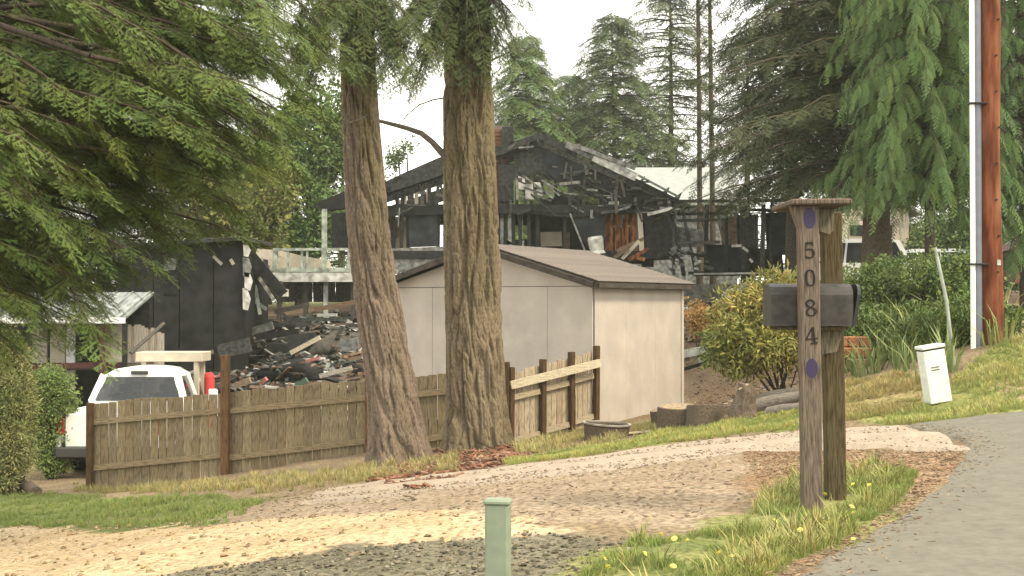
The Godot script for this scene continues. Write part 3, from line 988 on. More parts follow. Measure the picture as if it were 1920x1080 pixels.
# ------------------------------------------------------------------ shed
func build_shed():
	var C := Vector3(1.33, -0.8, -21.0)
	var t := thing("garden_shed", "tan panelled shed with low gable roof standing behind the fir trunks", "shed", C)
	# local axes: x along the gable wall to the left, z along the side wall away
	var bx := Vector3(-0.839, 0, -0.545)
	var bz := Vector3(0.545, 0, -0.839)
	var B := Basis(bx, Vector3.UP, bz)
	var W := 4.16
	var L := 3.34
	var EH := 2.4
	var AP := 3.0
	var wall_xf := Transform3D(B, Vector3.ZERO)
	# foundation and inner shell
	var mb := MB.new()
	mb.box(Transform3D(B, B * Vector3(W / 2, 1.0, L / 2)), Vector3(W - 0.08, 2.5, L - 0.08))
	part("inner_frame", mb.mesh(), M.shed_trim, t)
	# lower panels of the gable wall
	var x := 0.0
	for w in [0.86, 1.2, 1.2, 0.9]:
		mb = MB.new()
		mb.bevel_box(Transform3D(B, B * Vector3(x + w / 2, 1.14, -0.006)), Vector3(w - 0.005, 2.34, 0.03), 0.003)
		part("wall_panel", mb.mesh(), M.shed, t)
		x += w
	# gable panel
	var poly := PackedVector2Array([Vector2(0.01, 2.32), Vector2(W - 0.01, 2.32), Vector2(W - 0.01, EH - 0.03), Vector2(W / 2, AP - 0.03), Vector2(0.01, EH - 0.03)])
	mb = MB.new()
	mb.prism(poly, wall_xf.translated_local(Vector3(0, 0, -0.005)), 0.03)
	part("gable_panel", mb.mesh(), M.shed, t)
	mb = MB.new()
	mb.prism(poly, wall_xf.translated_local(Vector3(0, 0, L)), 0.03)
	part("gable_panel", mb.mesh(), M.shed, t)
	# side and rear walls
	for k in 3:
		mb = MB.new()
		mb.bevel_box(Transform3D(B, B * Vector3(-0.004, 1.18, 0.03 + (k + 0.5) * (L - 0.03) / 3.0)), Vector3(0.03, 2.42, (L - 0.03) / 3.0 - 0.002), 0.002)
		part("wall_panel", mb.mesh(), M.shed, t)
		mb = MB.new()
		mb.bevel_box(Transform3D(B, B * Vector3(W + 0.004, 1.18, 0.03 + (k + 0.5) * (L - 0.03) / 3.0)), Vector3(0.03, 2.42, (L - 0.03) / 3.0 - 0.002), 0.002)
		part("wall_panel", mb.mesh(), M.shed, t)
	mb = MB.new()
	mb.box(Transform3D(B, B * Vector3(W / 2, 1.18, L + 0.01)), Vector3(W, 2.38, 0.03))
	part("rear_wall", mb.mesh(), M.shed, t)
	mb = MB.new()
	mb.bevel_box(Transform3D(B, B * Vector3(-0.03, 1.16, L - 0.03)), Vector3(0.03, 2.4, 0.09), 0.004)
	part("corner_board", mb.mesh(), M.shed_corner, t)
	# roof: two slabs, shingle courses, barge boards, fascia
	var sl := (AP - EH) / (W / 2)
	var ov := 0.2
	var og := 0.18
	for sd in [-1.0, 1.0]:
		var e0 := Vector3(W / 2 + sd * (W / 2 + ov), EH - ov * sl + 0.05, -og)
		var r0 := Vector3(W / 2, AP + 0.05, -og)
		var dirl: Vector3 = (e0 - r0)
		var up := Vector3(-dirl.y * sd, absf(dirl.x), 0).normalized() * Vector3(sd, 1, 1)
		up = Vector3(sd * sl, 1, 0).normalized()
		var LL := L + 2 * og
		mb = MB.new()
		var sxf := Transform3D(B * Basis(dirl.normalized(), up, dirl.normalized().cross(up)), B * (r0 + dirl * 0.5 + Vector3(0, 0, LL / 2) - up * 0.02))
		mb.box(sxf, Vector3(dirl.length(), 0.035, LL))
		var slab := part("roof", mb.mesh(), M.shed_trim, t)
		var nc := 14
		for k in nc:
			var f := (k + 0.5) / nc
			mb = MB.new()
			var tiltb := Basis(B * Vector3(0, 0, 1), -sd * 0.03)
			var cx := Transform3D(tiltb * sxf.basis, B * (r0 + dirl * f + Vector3(0, 0, LL / 2) + up * 0.008))
			mb.box(cx, Vector3(dirl.length() / nc + 0.02, 0.008, LL + 0.02 + rng.randf() * 0.01))
			part("shingle_course", mb.mesh(), M["shingle%d" % (rng.randi() % 4)], slab)
		for zz in [-og - 0.014, L + og + 0.014]:
			mb = MB.new()
			mb.bevel_box(Transform3D(sxf.basis, B * (r0 + dirl * 0.5 + Vector3(0, -0.065, zz))), Vector3(dirl.length(), 0.1, 0.024), 0.003)
			part("barge_board", mb.mesh(), M.shed_trim, t)
		mb = MB.new()
		mb.bevel_box(Transform3D(B, B * (e0 + Vector3(sd * 0.012, -0.07, LL / 2))), Vector3(0.022, 0.075, LL), 0.003)
		part("fascia", mb.mesh(), M.shed_trim, t)

# ------------------------------------------------------------------ fences
func build_fences():
	var A := at(175, 757, 21.0)
	var Bp := at(955, 690, 19.6)
	var t := thing("board_fence", "weathered brown board fence with rails in front of the white truck", "fence", Vector3(A.x, H(A.x, A.z), A.z))
	var o := t.position
	var dir := (Bp - A); dir.y = 0
	var len := dir.length()
	dir /= len
	var nrm := Vector3(-dir.z, 0, dir.x)
	if nrm.z < 0: nrm = -nrm
	var ang := atan2(-dir.z, dir.x)
	var s := 0.07
	while s < len - 0.05:
		var p := A + dir * s
		var top := lerpf(A.y, Bp.y, s / len) + rng.randf_range(-0.012, 0.012) + 0.012 * sin(s * 2.2)
		var bot := H(p.x, p.z) - 0.05
		var w := 0.137 + rng.randf_range(-0.006, 0.004)
		var b := Basis(Vector3.UP, ang) * Basis(Vector3(0, 0, 1), rng.randf_range(-0.012, 0.012)) * Basis(Vector3.UP, rng.randf_range(-0.05, 0.05))
		var m := bev(Vector3(0.14, 1.4, 0.018), 0.003)
		var xf := Transform3D(b.scaled_local(Vector3(w / 0.14, (top - bot) / 1.4, 1)), Vector3(p.x, (top + bot) / 2, p.z) - o + nrm * rng.randf_range(-0.003, 0.003))
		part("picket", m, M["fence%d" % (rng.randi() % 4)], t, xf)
		s += 0.146
	for e in [0.3, 1.05]:
		var posts_s := [0.0, 2.36, 4.76, len]
		for k in 3:
			var a: Vector3 = A + dir * posts_s[k]; a.y = lerpf(A.y, Bp.y, posts_s[k] / len) - e
			var b2: Vector3 = A + dir * posts_s[k + 1]; b2.y = lerpf(A.y, Bp.y, posts_s[k + 1] / len) - e * lerpf(1.0, 0.85, posts_s[k + 1] / len)
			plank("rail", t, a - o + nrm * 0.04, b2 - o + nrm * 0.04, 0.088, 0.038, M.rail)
	for ps in [[0.0, 0.02, 0.1, M.fence_dark], [2.36, 0.6, 0.13, M.fence_post], [4.76, 0.28, 0.12, M.fence_post], [len - 0.03, 0.1, 0.1, M.fence_dark]]:
		var p2: Vector3 = A + dir * ps[0]
		var top2: float = lerpf(A.y, Bp.y, ps[0] / len) + ps[1]
		var bot2 := H(p2.x, p2.z) - 0.2
		var m2 := MB.new()
		m2.bevel_box(Transform3D(Basis(Vector3.UP, ang), Vector3(p2.x, (top2 + bot2) / 2, p2.z) - o + nrm * 0.085), Vector3(ps[2], top2 - bot2, 0.1), 0.008)
		part("post", m2.mesh(), ps[3], t)
	# stepped section between the trunk and the shed
	var P0 := at(952, 688, 19.6)
	var P1 := at(1112, 648, 20.85)
	var t2 := thing("stepped_fence", "pale stepped board fence with leaning rail beside the shed corner", "fence", Vector3(P0.x, H(P0.x, P0.z), P0.z))
	o = t2.position
	dir = P1 - P0; dir.y = 0
	len = dir.length()
	dir /= len
	ang = atan2(-dir.z, dir.x)
	nrm = Vector3(-dir.z, 0, dir.x)
	if nrm.z < 0: nrm = -nrm
	s = 0.05
	while s < len - 0.02:
		var p3 := P0 + dir * s
		var step := floorf(s / len * 3.0)
		var top3 := lerpf(P0.y, P1.y, (s / len)) - 0.1 + rng.randf_range(-0.03, 0.02)
		var bot3 := H(p3.x, p3.z) - 0.04 + step * 0.03
		var b3 := Basis(Vector3.UP, ang) * Basis(Vector3(0, 0, 1), rng.randf_range(-0.015, 0.015))
		var xf3 := Transform3D(b3.scaled_local(Vector3(0.105 / 0.14, (top3 - bot3) / 1.4, 1)), Vector3(p3.x, (top3 + bot3) / 2, p3.z) - o)
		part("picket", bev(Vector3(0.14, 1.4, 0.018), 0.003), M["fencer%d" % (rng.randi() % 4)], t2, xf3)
		s += 0.116
	for k in 4:
		var f := [0.0, 0.36, 0.7, 1.0][k] as float
		var p4 := P0 + dir * len * f
		var top4 := lerpf(P0.y, P1.y, f)
		var bot4 := H(p4.x, p4.z) - 0.15
		var m4 := MB.new()
		m4.bevel_box(Transform3D(Basis(Vector3.UP, ang) * Basis(Vector3(0, 0, 1), rng.randf_range(-0.02, 0.02)), Vector3(p4.x, (top4 + bot4) / 2, p4.z) - o + nrm * 0.07), Vector3(0.09, top4 - bot4, 0.09), 0.006)
		part("post", m4.mesh(), M.fence_dark, t2)
		if k < 3:
			var f2 := [0.36, 0.7, 1.0][k] as float
			for e2 in [0.5, 1.16]:
				var a5 := P0 + dir * len * f; a5.y = lerpf(P0.y, P1.y, f) - e2 + 0.03
				var b5 := P0 + dir * len * f2; b5.y = lerpf(P0.y, P1.y, f) - e2 + 0.1
				plank("rail", t2, a5 - o + nrm * 0.042 + dir * 0.05, b5 - o + nrm * 0.042 - dir * 0.05, 0.085, 0.06, M.rail_right)
	var a6 := at(950, 722, 19.55); var b6 := at(1116, 680, 20.75)
	plank("leaning_rail", t2, a6 - o + nrm * 0.09, b6 - o + nrm * 0.11, 0.13, 0.035, M.rail_pale)

# ------------------------------------------------------------------ burnt house
const HD := 38.0
func hp(px: float, py: float, back := 0.0) -> Vector3:
	# a point on the house front (or some metres behind it)
	var p := at(px, py, HD)
	return Vector3(p.x, p.y, p.z - back)
func ch() -> Material:
	return M["char%d" % (rng.randi() % 4)]
func hpanel(n: String, t: Node, o: Vector3, pts: Array, back: float, th: float, m: Material) -> MeshInstance3D:
	var poly := PackedVector2Array()
	for q in pts:
		var w := hp(q[0], q[1])
		poly.append(Vector2(w.x, w.y))
	var mb := MB.new()
	mb.prism(poly, Transform3D(Basis.IDENTITY, Vector3(0, 0, -HD - back) - o), th)
	return part(n, mb.mesh(), m, t)
func build_burnt_house():
	var o := on(1.0, HD)
	var t := thing("burnt_house", "burnt-out gabled house with charred black framing behind the tan shed", "house", o)
	var R := rng
	# foundation and floors
	var mb := MB.new()
	mb.box(Transform3D(Basis.IDENTITY, Vector3((hp(1295, 0).x + hp(735, 0).x) / 2, 1.1, -HD - 4.2) - o), Vector3(hp(1295, 0).x - hp(735, 0).x, 1.5, 7.8))
	part("foundation", mb.mesh(), M.ash, t)
	for yy in [393.0, 478.0]:
		plank("floor_beam", t, hp(735, yy, -0.05) - o, hp(1275, yy, -0.05) - o, 0.24, 0.14, M.char1)
		mb = MB.new()
		mb.box(Transform3D(Basis.IDENTITY, Vector3((hp(1275, 0).x + hp(735, 0).x) / 2, hp(0, yy).y + 0.1, -HD - 4.2) - o), Vector3(hp(1275, 0).x - hp(735, 0).x, 0.06, 7.6))
		part("floor_deck", mb.mesh(), M.char1, t)
	# rafter pairs from front to back, with sagging
	for k in 7:
		var back := k * 1.2
		var sag := R.randf_range(0, 10)
		plank("rafter", t, hp(1008, 262 + sag, back) - o, hp(1288, 386 + sag * 0.4, back) - o, 0.2, 0.06, ch())
		if k in [0, 2, 3, 5, 6]:
			plank("rafter", t, hp(1008, 262 + sag, back) - o, hp(R.randf_range(700, 730), 362 + sag, back) - o, 0.2, 0.06, ch())
		plank("ceiling_joist", t, hp(735, 388, back + 0.1) - o, hp(1270, 388, back + 0.1) - o, 0.18, 0.05, ch())
	# left roof remnant
	for k in 9:
		var f := k / 9.0
		if R.randf() < 0.25: continue
		var a := hp(lerpf(1000, 715, f), lerpf(262, 360, f) - 3)
		plank("roof_batten", t, a - o, a - o + Vector3(0, R.randf_range(-0.2, 0.1), -R.randf_range(3, 7)), 0.16, 0.04, ch())
	hpanel("roof_edge", t, o, [[718, 344], [760, 324], [822, 297], [860, 285], [930, 276], [1004, 254], [1008, 262], [940, 292], [870, 304], [826, 330], [780, 346], [722, 364]], -0.12, 0.1, M.char2)
	# right roof slope: charred sheathing with missing boards
	for k in 12:
		var f := (k + 0.4) / 12.0
		if k in [1, 3, 6, 9]: continue
		var a := hp(lerpf(1012, 1286, f), lerpf(256, 380, f) - 2)
		plank("roof_board", t, a - o + Vector3(0, 0, 0.2), a - o + Vector3(0, 0, -R.randf_range(6.5, 8.0)), 0.32, 0.03, M.char1 if k % 3 else M.char2, 0.43)
	# barge boards: black, with scorched paint left white on part of it
	plank("barge_board", t, hp(1006, 254, -0.15) - o, hp(1082, 290, -0.15) - o, 0.2, 0.04, M.char2)
	plank("barge_board", t, hp(1060, 272, -0.22) - o, hp(1118, 298, -0.22) - o, 0.2, 0.04, M.ash)
	plank("barge_board", t, hp(1112, 296, -0.24) - o, hp(1192, 334, -0.24) - o, 0.24, 0.04, M.offwhite)
	plank("barge_board", t, hp(1186, 338, -0.2) - o, hp(1292, 390, -0.2) - o, 0.14, 0.04, M.char1)
	plank("gutter_scrap", t, hp(1080, 276, -0.3) - o, hp(1190, 318, -0.3) - o, 0.12, 0.05, M.ash)
	plank("gutter_scrap", t, hp(1195, 330, -0.25) - o, hp(1270, 370, -0.25) - o, 0.06, 0.05, M.ash)
	# gable wall remnants
	hpanel("gable_sheathing", t, o, [[1016, 268], [1060, 288], [1102, 307], [1094, 336], [1072, 346], [1040, 334], [1020, 318]], 0.02, 0.05, M.slate)
	hpanel("gable_sheathing", t, o, [[1106, 310], [1180, 342], [1262, 382], [1262, 392], [1140, 392], [1118, 366], [1110, 340]], 0.04, 0.05, M.char1)
	hpanel("gable_sheathing", t, o, [[962, 284], [1012, 266], [1016, 316], [990, 330], [968, 322]], 0.05, 0.05, M.char2)
	hpanel("gable_sheathing", t, o, [[1020, 372], [1064, 362], [1104, 378], [1136, 392], [1012, 392]], 0.3, 0.05, M.char1)
	hpanel("gable_sheathing", t, o, [[722, 352], [826, 318], [840, 316], [838, 332], [760, 348], [724, 362]], 0.04, 0.05, M.char1)
	# studs of the gable
	for px in [742, 757, 772, 790, 806, 822, 838, 938, 952, 968, 982, 1000, 1018, 1040, 1066, 1096, 1126, 1156, 1190, 1222]:
		var top: float = 256.0 + (1008 - px) * 0.38 if px < 1008 else 260.0 + (px - 1008) * 0.445
		plank("stud", t, hp(px, top + 6, 0.06) - o, hp(px + R.randf_range(-4, 4), 390, 0.06) - o, 0.1, 0.06, ch())
	# hanging lath, wires and collapsed sticks in the gable
	for k in 46:
		var px := R.randf_range(975, 1230)
		var py := R.randf_range(320, 400)
		if py < 262 + (px - 1008) * 0.45 + 12: continue
		var l := R.randf_range(15, 75)
		var a := R.randf_range(-0.2, 0.75)
		plank("lath", t, hp(px, py, R.randf_range(-0.25, 0.0)) - o, hp(px + cos(a) * l, py + sin(a) * l, R.randf_range(-0.3, 0.1)) - o, R.randf_range(0.025, 0.06), 0.025, [M.char2, M.char3, M.char3, M.ash, M.char1][R.randi() % 5])
	for q in [[972, 330, 12, 26], [985, 345, 14, 30], [1002, 342, 12, 10], [1006, 356, 10, 12], [1080, 325, 3, 5], [1130, 366, 16, 6], [1142, 378, 18, 8]]:
		hpanel("insulation", t, o, [[q[0], q[1]], [q[0] + q[2], q[1] + R.randf_range(-2, 6)], [q[0] + q[2] + 2, q[1] + q[3]], [q[0] + R.randf_range(-3, 2), q[1] + q[3] - 2]], 0.0, 0.06, M.offwhite)
	for k in 70:
		var px := R.randf_range(722, 1285)
		var py := R.randf_range(0.0, 1.0)
		var ytop := (256.0 + (1008 - px) * 0.37) if px < 1008 else (258.0 + (px - 1008) * 0.445)
		py = lerpf(ytop + 4.0, 404.0, py)
		var l := R.randf_range(8, 40)
		var a := R.randf_range(-0.5, 0.5) if R.randf() < 0.6 else R.randf_range(1.2, 1.9)
		plank("charred_strip", t, hp(px, py, R.randf_range(-0.3, -0.16)) - o, hp(px + cos(a) * l, minf(py + sin(a) * l, 430.0), R.randf_range(-0.3, -0.16)) - o, R.randf_range(0.03, 0.1), 0.03, [M.char2, M.char3, M.char3, M.char1, M.ash, M.board3][R.randi() % 6])
	for k in 26:
		var f := R.randf()
		var a := hp(lerpf(1006, 716, f), lerpf(256, 352, f) + R.randf_range(-3, 6), R.randf_range(-0.2, 0.3))
		plank("rafter_stub", t, a - o, a - o + Vector3(R.randf_range(-0.35, 0.1), R.randf_range(-0.35, 0.16), R.randf_range(0.0, 0.1)), R.randf_range(0.05, 0.12), 0.05, ch())
	# lower storey
	for px in [738, 752, 764, 822, 834, 934, 948, 962, 976, 992, 1008, 1060, 1128, 1198, 1214, 1240, 1262]:
		plank("stud", t, hp(px, 398, 0.05) - o, hp(px + R.randf_range(-2, 2), 478, 0.05) - o, 0.11, 0.08, [M.char0, M.char1, M.board3][R.randi() % 3])
	for q in [[938, 408, 8, 62], [952, 404, 9, 50], [955, 458, 8, 18], [972, 404, 9, 40], [974, 452, 9, 24], [742, 372, 12, 12], [776, 362, 8, 24], [798, 352, 7, 30], [752, 366, 10, 18]]:
		hpanel("insulation", t, o, [[q[0], q[1]], [q[0] + q[2], q[1] + R.randf_range(-3, 3)], [q[0] + q[2] - 1, q[1] + q[3]], [q[0] + 1, q[1] + q[3] - 3]], 0.15, 0.05, M.offwhite if q[0] > 900 else M.pale)
	hpanel("interior_wall", t, o, [[990, 398], [1132, 398], [1132, 478], [990, 478]], 1.4, 0.08, M.char1)
	hpanel("interior_wall", t, o, [[1015, 431], [1056, 430], [1057, 458], [1016, 459]], 1.2, 0.06, M.pale)
	hpanel("interior_wall", t, o, [[1058, 432], [1072, 431], [1072, 470], [1060, 470]], 1.2, 0.06, M.board2)
	hpanel("charred_cladding", t, o, [[935, 384], [1130, 386], [1128, 404], [1064, 408], [1000, 402], [936, 402]], -0.08, 0.05, M.char1)
	hpanel("charred_cladding", t, o, [[1074, 402], [1134, 402], [1136, 466], [1108, 470], [1086, 440]], -0.02, 0.06, M.slate)
	hpanel("charred_cladding", t, o, [[1200, 384], [1264, 390], [1264, 486], [1206, 490], [1212, 430]], 0.0, 0.06, M.char1)
	for q in [[1136, 1152], [1154, 1166], [1167, 1182], [1183, 1196]]:
		hpanel("exposed_timber_panel", t, o, [[q[0], 392 + R.randf_range(-8, 8)], [q[1] - 1, 390 + R.randf_range(-8, 8)], [q[1] - 1, 478], [q[0], 478]], 0.25, 0.05, M.orange)
	plank("door_frame", t, hp(1199, 398, -0.05) - o, hp(1204, 486, -0.05) - o, 0.14, 0.1, M.pale)
	plank("fallen_pipe", t, hp(1068, 402, -0.3) - o, hp(1096, 474, -0.5) - o, 0.05, 0.05, M.ash)
	hpanel("window_opening", t, o, [[766, 404], [820, 402], [820, 462], [768, 464]], -0.02, 0.05, M.slate)
	hpanel("interior_wall", t, o, [[734, 404], [764, 404], [764, 466], [736, 468]], 0.5, 0.06, M.pale)
	hpanel("interior_wall", t, o, [[736, 412], [756, 414], [752, 440], [738, 446]], 0.4, 0.05, M.board2)
	hpanel("charred_cladding", t, o, [[722, 386], [838, 384], [838, 402], [722, 406]], -0.1, 0.06, M.char0)
	hpanel("charred_cladding", t, o, [[735, 466], [835, 462], [835, 506], [738, 512]], -0.05, 0.06, M.ash)
	hpanel("rear_wall", t, o, [[1090, 400], [1262, 396], [1262, 480], [880, 480], [880, 430], [1000, 424]], 7.6, 0.12, M.char0)
	hpanel("overhang_roof", t, o, [[598, 384], [648, 362], [720, 352], [720, 372], [652, 392], [606, 398]], -0.3, 0.5, M.char0)
	hpanel("side_wall", t, o, [[616, 398], [668, 394], [668, 466], [618, 466]], 0.6, 0.1, M.char1)
	hpanel("side_wall", t, o, [[660, 392], [736, 388], [736, 512], [660, 512]], 0.3, 0.1, M.char1)
	# chimney: brick courses
	var chim := MB.new()
	chim.box(Transform3D(Basis.IDENTITY, hp(938, 330, 1.0) - o), Vector3(0.42, 3.2, 0.42))
	var cn := part("chimney", chim.mesh(), M.mortar, t)
	for j in 20:
		var y := hp(0, 380).y + 0.02 + j * 0.117
		for k in 2:
			for sidez in [0, 1]:
				var m2 := bev(Vector3(0.215, 0.1, 0.06), 0.006)
				if sidez == 0:
					part("brick", m2, M.brick, cn, Transform3D(Basis.IDENTITY, Vector3(hp(938, 0).x + (k - 0.5) * 0.225, y, -HD - 1.0 + 0.22) - o))
				else:
					part("brick", m2, M.brick, cn, Transform3D(Basis(Vector3.UP, PI / 2), Vector3(hp(938, 0).x + 0.22, y, -HD - 1.0 + (k - 0.5) * 0.225) - o))
	mb = MB.new()
	mb.bevel_box(Transform3D(Basis.IDENTITY, hp(952, 262, 0.7) - o), Vector3(0.34, 0.95, 0.4), 0.02)
	part("flue", mb.mesh(), M.char2, t)
	mb = MB.new()
	mb.bevel_box(Transform3D(Basis.IDENTITY, hp(948, 344, 0.2) - o), Vector3(0.48, 1.1, 0.4), 0.02)
	part("flue_box", mb.mesh(), M.char2, t)
	# --- collapsed wing to the right
	var o2 := on(5.5, 37.5)
	var w := thing("burnt_wing", "skeleton of blackened posts and beams right of the burnt gable", "ruin", o2)
	mb = MB.new()
	mb.box(Transform3D(Basis.IDENTITY, Vector3(hp(1390, 0).x, 0.95, -40.0) - o2), Vector3(hp(1490, 0).x - hp(1290, 0).x, 1.7, 4.6))
	part("foundation", mb.mesh(), mat(lin(0.13, 0.12, 0.105), 0.95, {tex = T.patch, scale = Vector3.ONE * 0.6}), w)
	for px in [1262, 1283, 1306, 1326, 1342, 1362, 1376, 1392, 1412, 1432, 1448, 1466, 1482, 1492]:
		var y0 := R.randf_range(376, 392)
		plank("post", w, hp(px, y0, 0.0 if R.randf() < 0.6 else 3.0) - o2, hp(px + R.randf_range(-4, 4), 516, 0.0) - o2, R.randf_range(0.07, 0.13), 0.09, ch())
	for q in [[1208, 378, 1490, 376], [1260, 402, 1370, 400], [1262, 414, 1360, 412], [1270, 456, 1350, 454], [1290, 512, 1480, 510], [1255, 470, 1330, 482], [1300, 515, 1475, 514], [1360, 392, 1480, 396]]:
		plank("beam", w, hp(q[0], q[1], -0.05) - o2, hp(q[2], q[3], -0.05) - o2, 0.09, 0.09, ch())
	plank("beam", w, hp(1212, 404, -0.3) - o2, hp(1258, 392, -0.3) - o2, 0.09, 0.06, M.offwhite)
	plank("sill_strip", w, hp(1300, 514, -0.12) - o2, hp(1440, 512, -0.12) - o2, 0.05, 0.05, M.offwhite)
	hpanel("interior_wall", w, o2, [[1226, 414], [1290, 410], [1290, 456], [1224, 458]], 3.0, 0.08, mat(lin(0.17, 0.17, 0.145), 0.95, {tex = T.patch}))
	hpanel("interior_wall", w, o2, [[1292, 414], [1356, 422], [1357, 454], [1292, 456]], 2.9, 0.08, M.ash)
	hpanel("charred_cladding", w, o2, [[1326, 458], [1398, 460], [1408, 480], [1408, 516], [1326, 516]], 0.2, 0.08, M.slate)
	hpanel("charred_cladding", w, o2, [[1408, 462], [1470, 470], [1474, 512], [1408, 516]], 0.3, 0.08, M.char1)
	hpanel("charred_cladding", w, o2, [[1436, 400], [1482, 396], [1494, 420], [1490, 478], [1440, 478]], 0.1, 0.1, M.slate)
	hpanel("charred_cladding", w, o2, [[1362, 404], [1392, 400], [1392, 458], [1364, 458]], 1.0, 0.08, M.board2)
	hpanel("charred_cladding", w, o2, [[1394, 398], [1436, 396], [1436, 462], [1396, 462]], 1.2, 0.08, M.char2)
	hpanel("charred_cladding", w, o2, [[1206, 412], [1228, 410], [1228, 500], [1206, 500]], 0.4, 0.08, M.char1)
	for k in 26:
		var px := R.randf_range(1222, 1325)
		var py := R.randf_range(468, 512)
		var l := R.randf_range(4, 14)
		var a := R.randf_range(-0.8, 0.8)
		plank("rubble_piece", w, hp(px, py, R.randf_range(-0.5, 0)) - o2, hp(px + cos(a) * l, py + sin(a) * l, R.randf_range(-0.6, 0)) - o2, R.randf_range(0.05, 0.12), 0.05, [M.offwhite, M.ash, M.ash, M.char3][R.randi() % 4])
	for q in [[1370, 462, 1388, 461], [1390, 464, 1400, 472], [1403, 486, 1409, 492], [1495, 432, 1497, 520], [1490, 460, 1492, 518], [1365, 362, 1372, 380]]:
		plank("scrap_strip", w, hp(q[0], q[1], -0.2) - o2, hp(q[2], q[3], -0.2) - o2, 0.07, 0.05, M.offwhite)
	for q in [[1150, 474, 1198, 452], [1160, 488, 1190, 456], [1172, 490, 1206, 470], [1146, 486, 1170, 470], [1180, 484, 1200, 490]]:
		var pk := plank("broken_board", self, hp(q[0], q[1], -1.2), hp(q[2], q[3], -1.4), 0.1, 0.04, [M.orange, M.pale, M.board2][R.randi() % 3])
		pk.name = uniq("broken_board")
		tag(pk, {1150: "longest splintered board slanting up below the orange timber panel", 1160: "steep splintered board in the heap below the orange panel", 1172: "splintered board at the burnt door frame's foot", 1146: "short splintered board left in the orange panel's heap", 1180: "lowest short splintered board right of the heap"}[q[0]], "board", "boards heaped below the orange panel")
	# chair left on the floor above the shed
	var cb := MB.new()
	cb.lathe([Vector2(0.001, 0.5), Vector2(0.2, 0.52), Vector2(0.23, 0.44), Vector2(0.2, 0.1), Vector2(0.25, 0.0)], Transform3D(Basis.IDENTITY, Vector3.ZERO), 14)
	var bucket := part("bucket", cb.mesh(), M.offwhite, self, Transform3D(Basis(Vector3(0, 0, 1), 0.15), hp(1118, 478, -0.6)))
	tag(bucket, "pale overturned bucket beyond the shed roof ridge", "bucket")
	# --- deck
	var o3 := on(-6.0, 35.6)
	var dk := thing("raised_deck", "pale green raised deck with railing left of the leaning trunk", "deck", o3)
	var D := 36.0
	var dp := func(px: float, py: float, b := 0.0) -> Vector3:
		return at(px, py, D) + Vector3(0, 0, -b) - o3
	mb = MB.new()
	mb.box(Transform3D(Basis.IDENTITY, (dp.call(510, 506) + dp.call(735, 506)) / 2 + Vector3(0, 0, -1.2)), Vector3(3.38, 0.12, 2.4))
	part("deck_floor", mb.mesh(), M.deck, dk)
	plank("rim_joist", dk, dp.call(512, 520, -0.05), dp.call(735, 520, -0.05), 0.26, 0.06, M.offwhite)
	plank("rail", dk, dp.call(512, 468, -0.02), dp.call(735, 467, -0.02), 0.07, 0.1, M.deck)
	plank("rail", dk, dp.call(512, 508, -0.02), dp.call(735, 508, -0.02), 0.07, 0.08, M.deck)
	for q in [[516, 468, 9], [540, 468, 5], [566, 468, 4], [576, 468, 4], [608, 392, 9], [655, 468, 6], [700, 468, 6]]:
		plank("post", dk, dp.call(q[0], q[1]), dp.call(q[0], 526), q[2] / 66.0, q[2] / 66.0, M.deck)
	for px in [520, 570, 608, 660, 720]:
		var q2: Vector3 = dp.call(px, 528, 0.3)
		var gq := q2 + o3
		plank("support_post", dk, q2, Vector3(q2.x, H(gq.x, gq.z) - o3.y - 0.1, q2.z), 0.12, 0.12, M.offwhite if px == 608 else M.board3)
	for k in 26:
		var sx := 508.0 + k * 9.0
		var s0: Vector3 = dp.call(sx, 524, 1.9)
		var s1: Vector3 = dp.call(sx + rng.randf_range(-1, 1), 566, 1.9)
		plank("skirt_board", dk, s0, s1, 0.13, 0.03, [M.board3, M.board2, M.char3][rng.randi() % 3])
	var sh := thing("tarp", "cream tarp lying over things on the raised deck", "tarp", at(550, 508, 36.8))
	mb = MB.new()
	var pts := PackedVector2Array([Vector2(-1.0, 0), Vector2(1.05, 0), Vector2(0.98, 0.3), Vector2(0.3, 0.42), Vector2(-0.35, 0.58), Vector2(-0.95, 0.62), Vector2(-1.05, 0.3)])
	mb.prism(pts, Transform3D.IDENTITY, 0.9)
	part("cover", mb.mesh(), M.pale, sh)
	for k in 5:
		mb = MB.new()
		var fx := -0.8 + k * 0.4 + rng.randf_range(-0.1, 0.1)
		mb.tube([Vector3(fx, 0.02, 0.45), Vector3(fx + 0.05, 0.2, 0.47), Vector3(fx + 0.12, 0.36, 0.42)], [0.03, 0.025, 0.015], 6)
		part("fold", mb.mesh(), M.pale, sh)

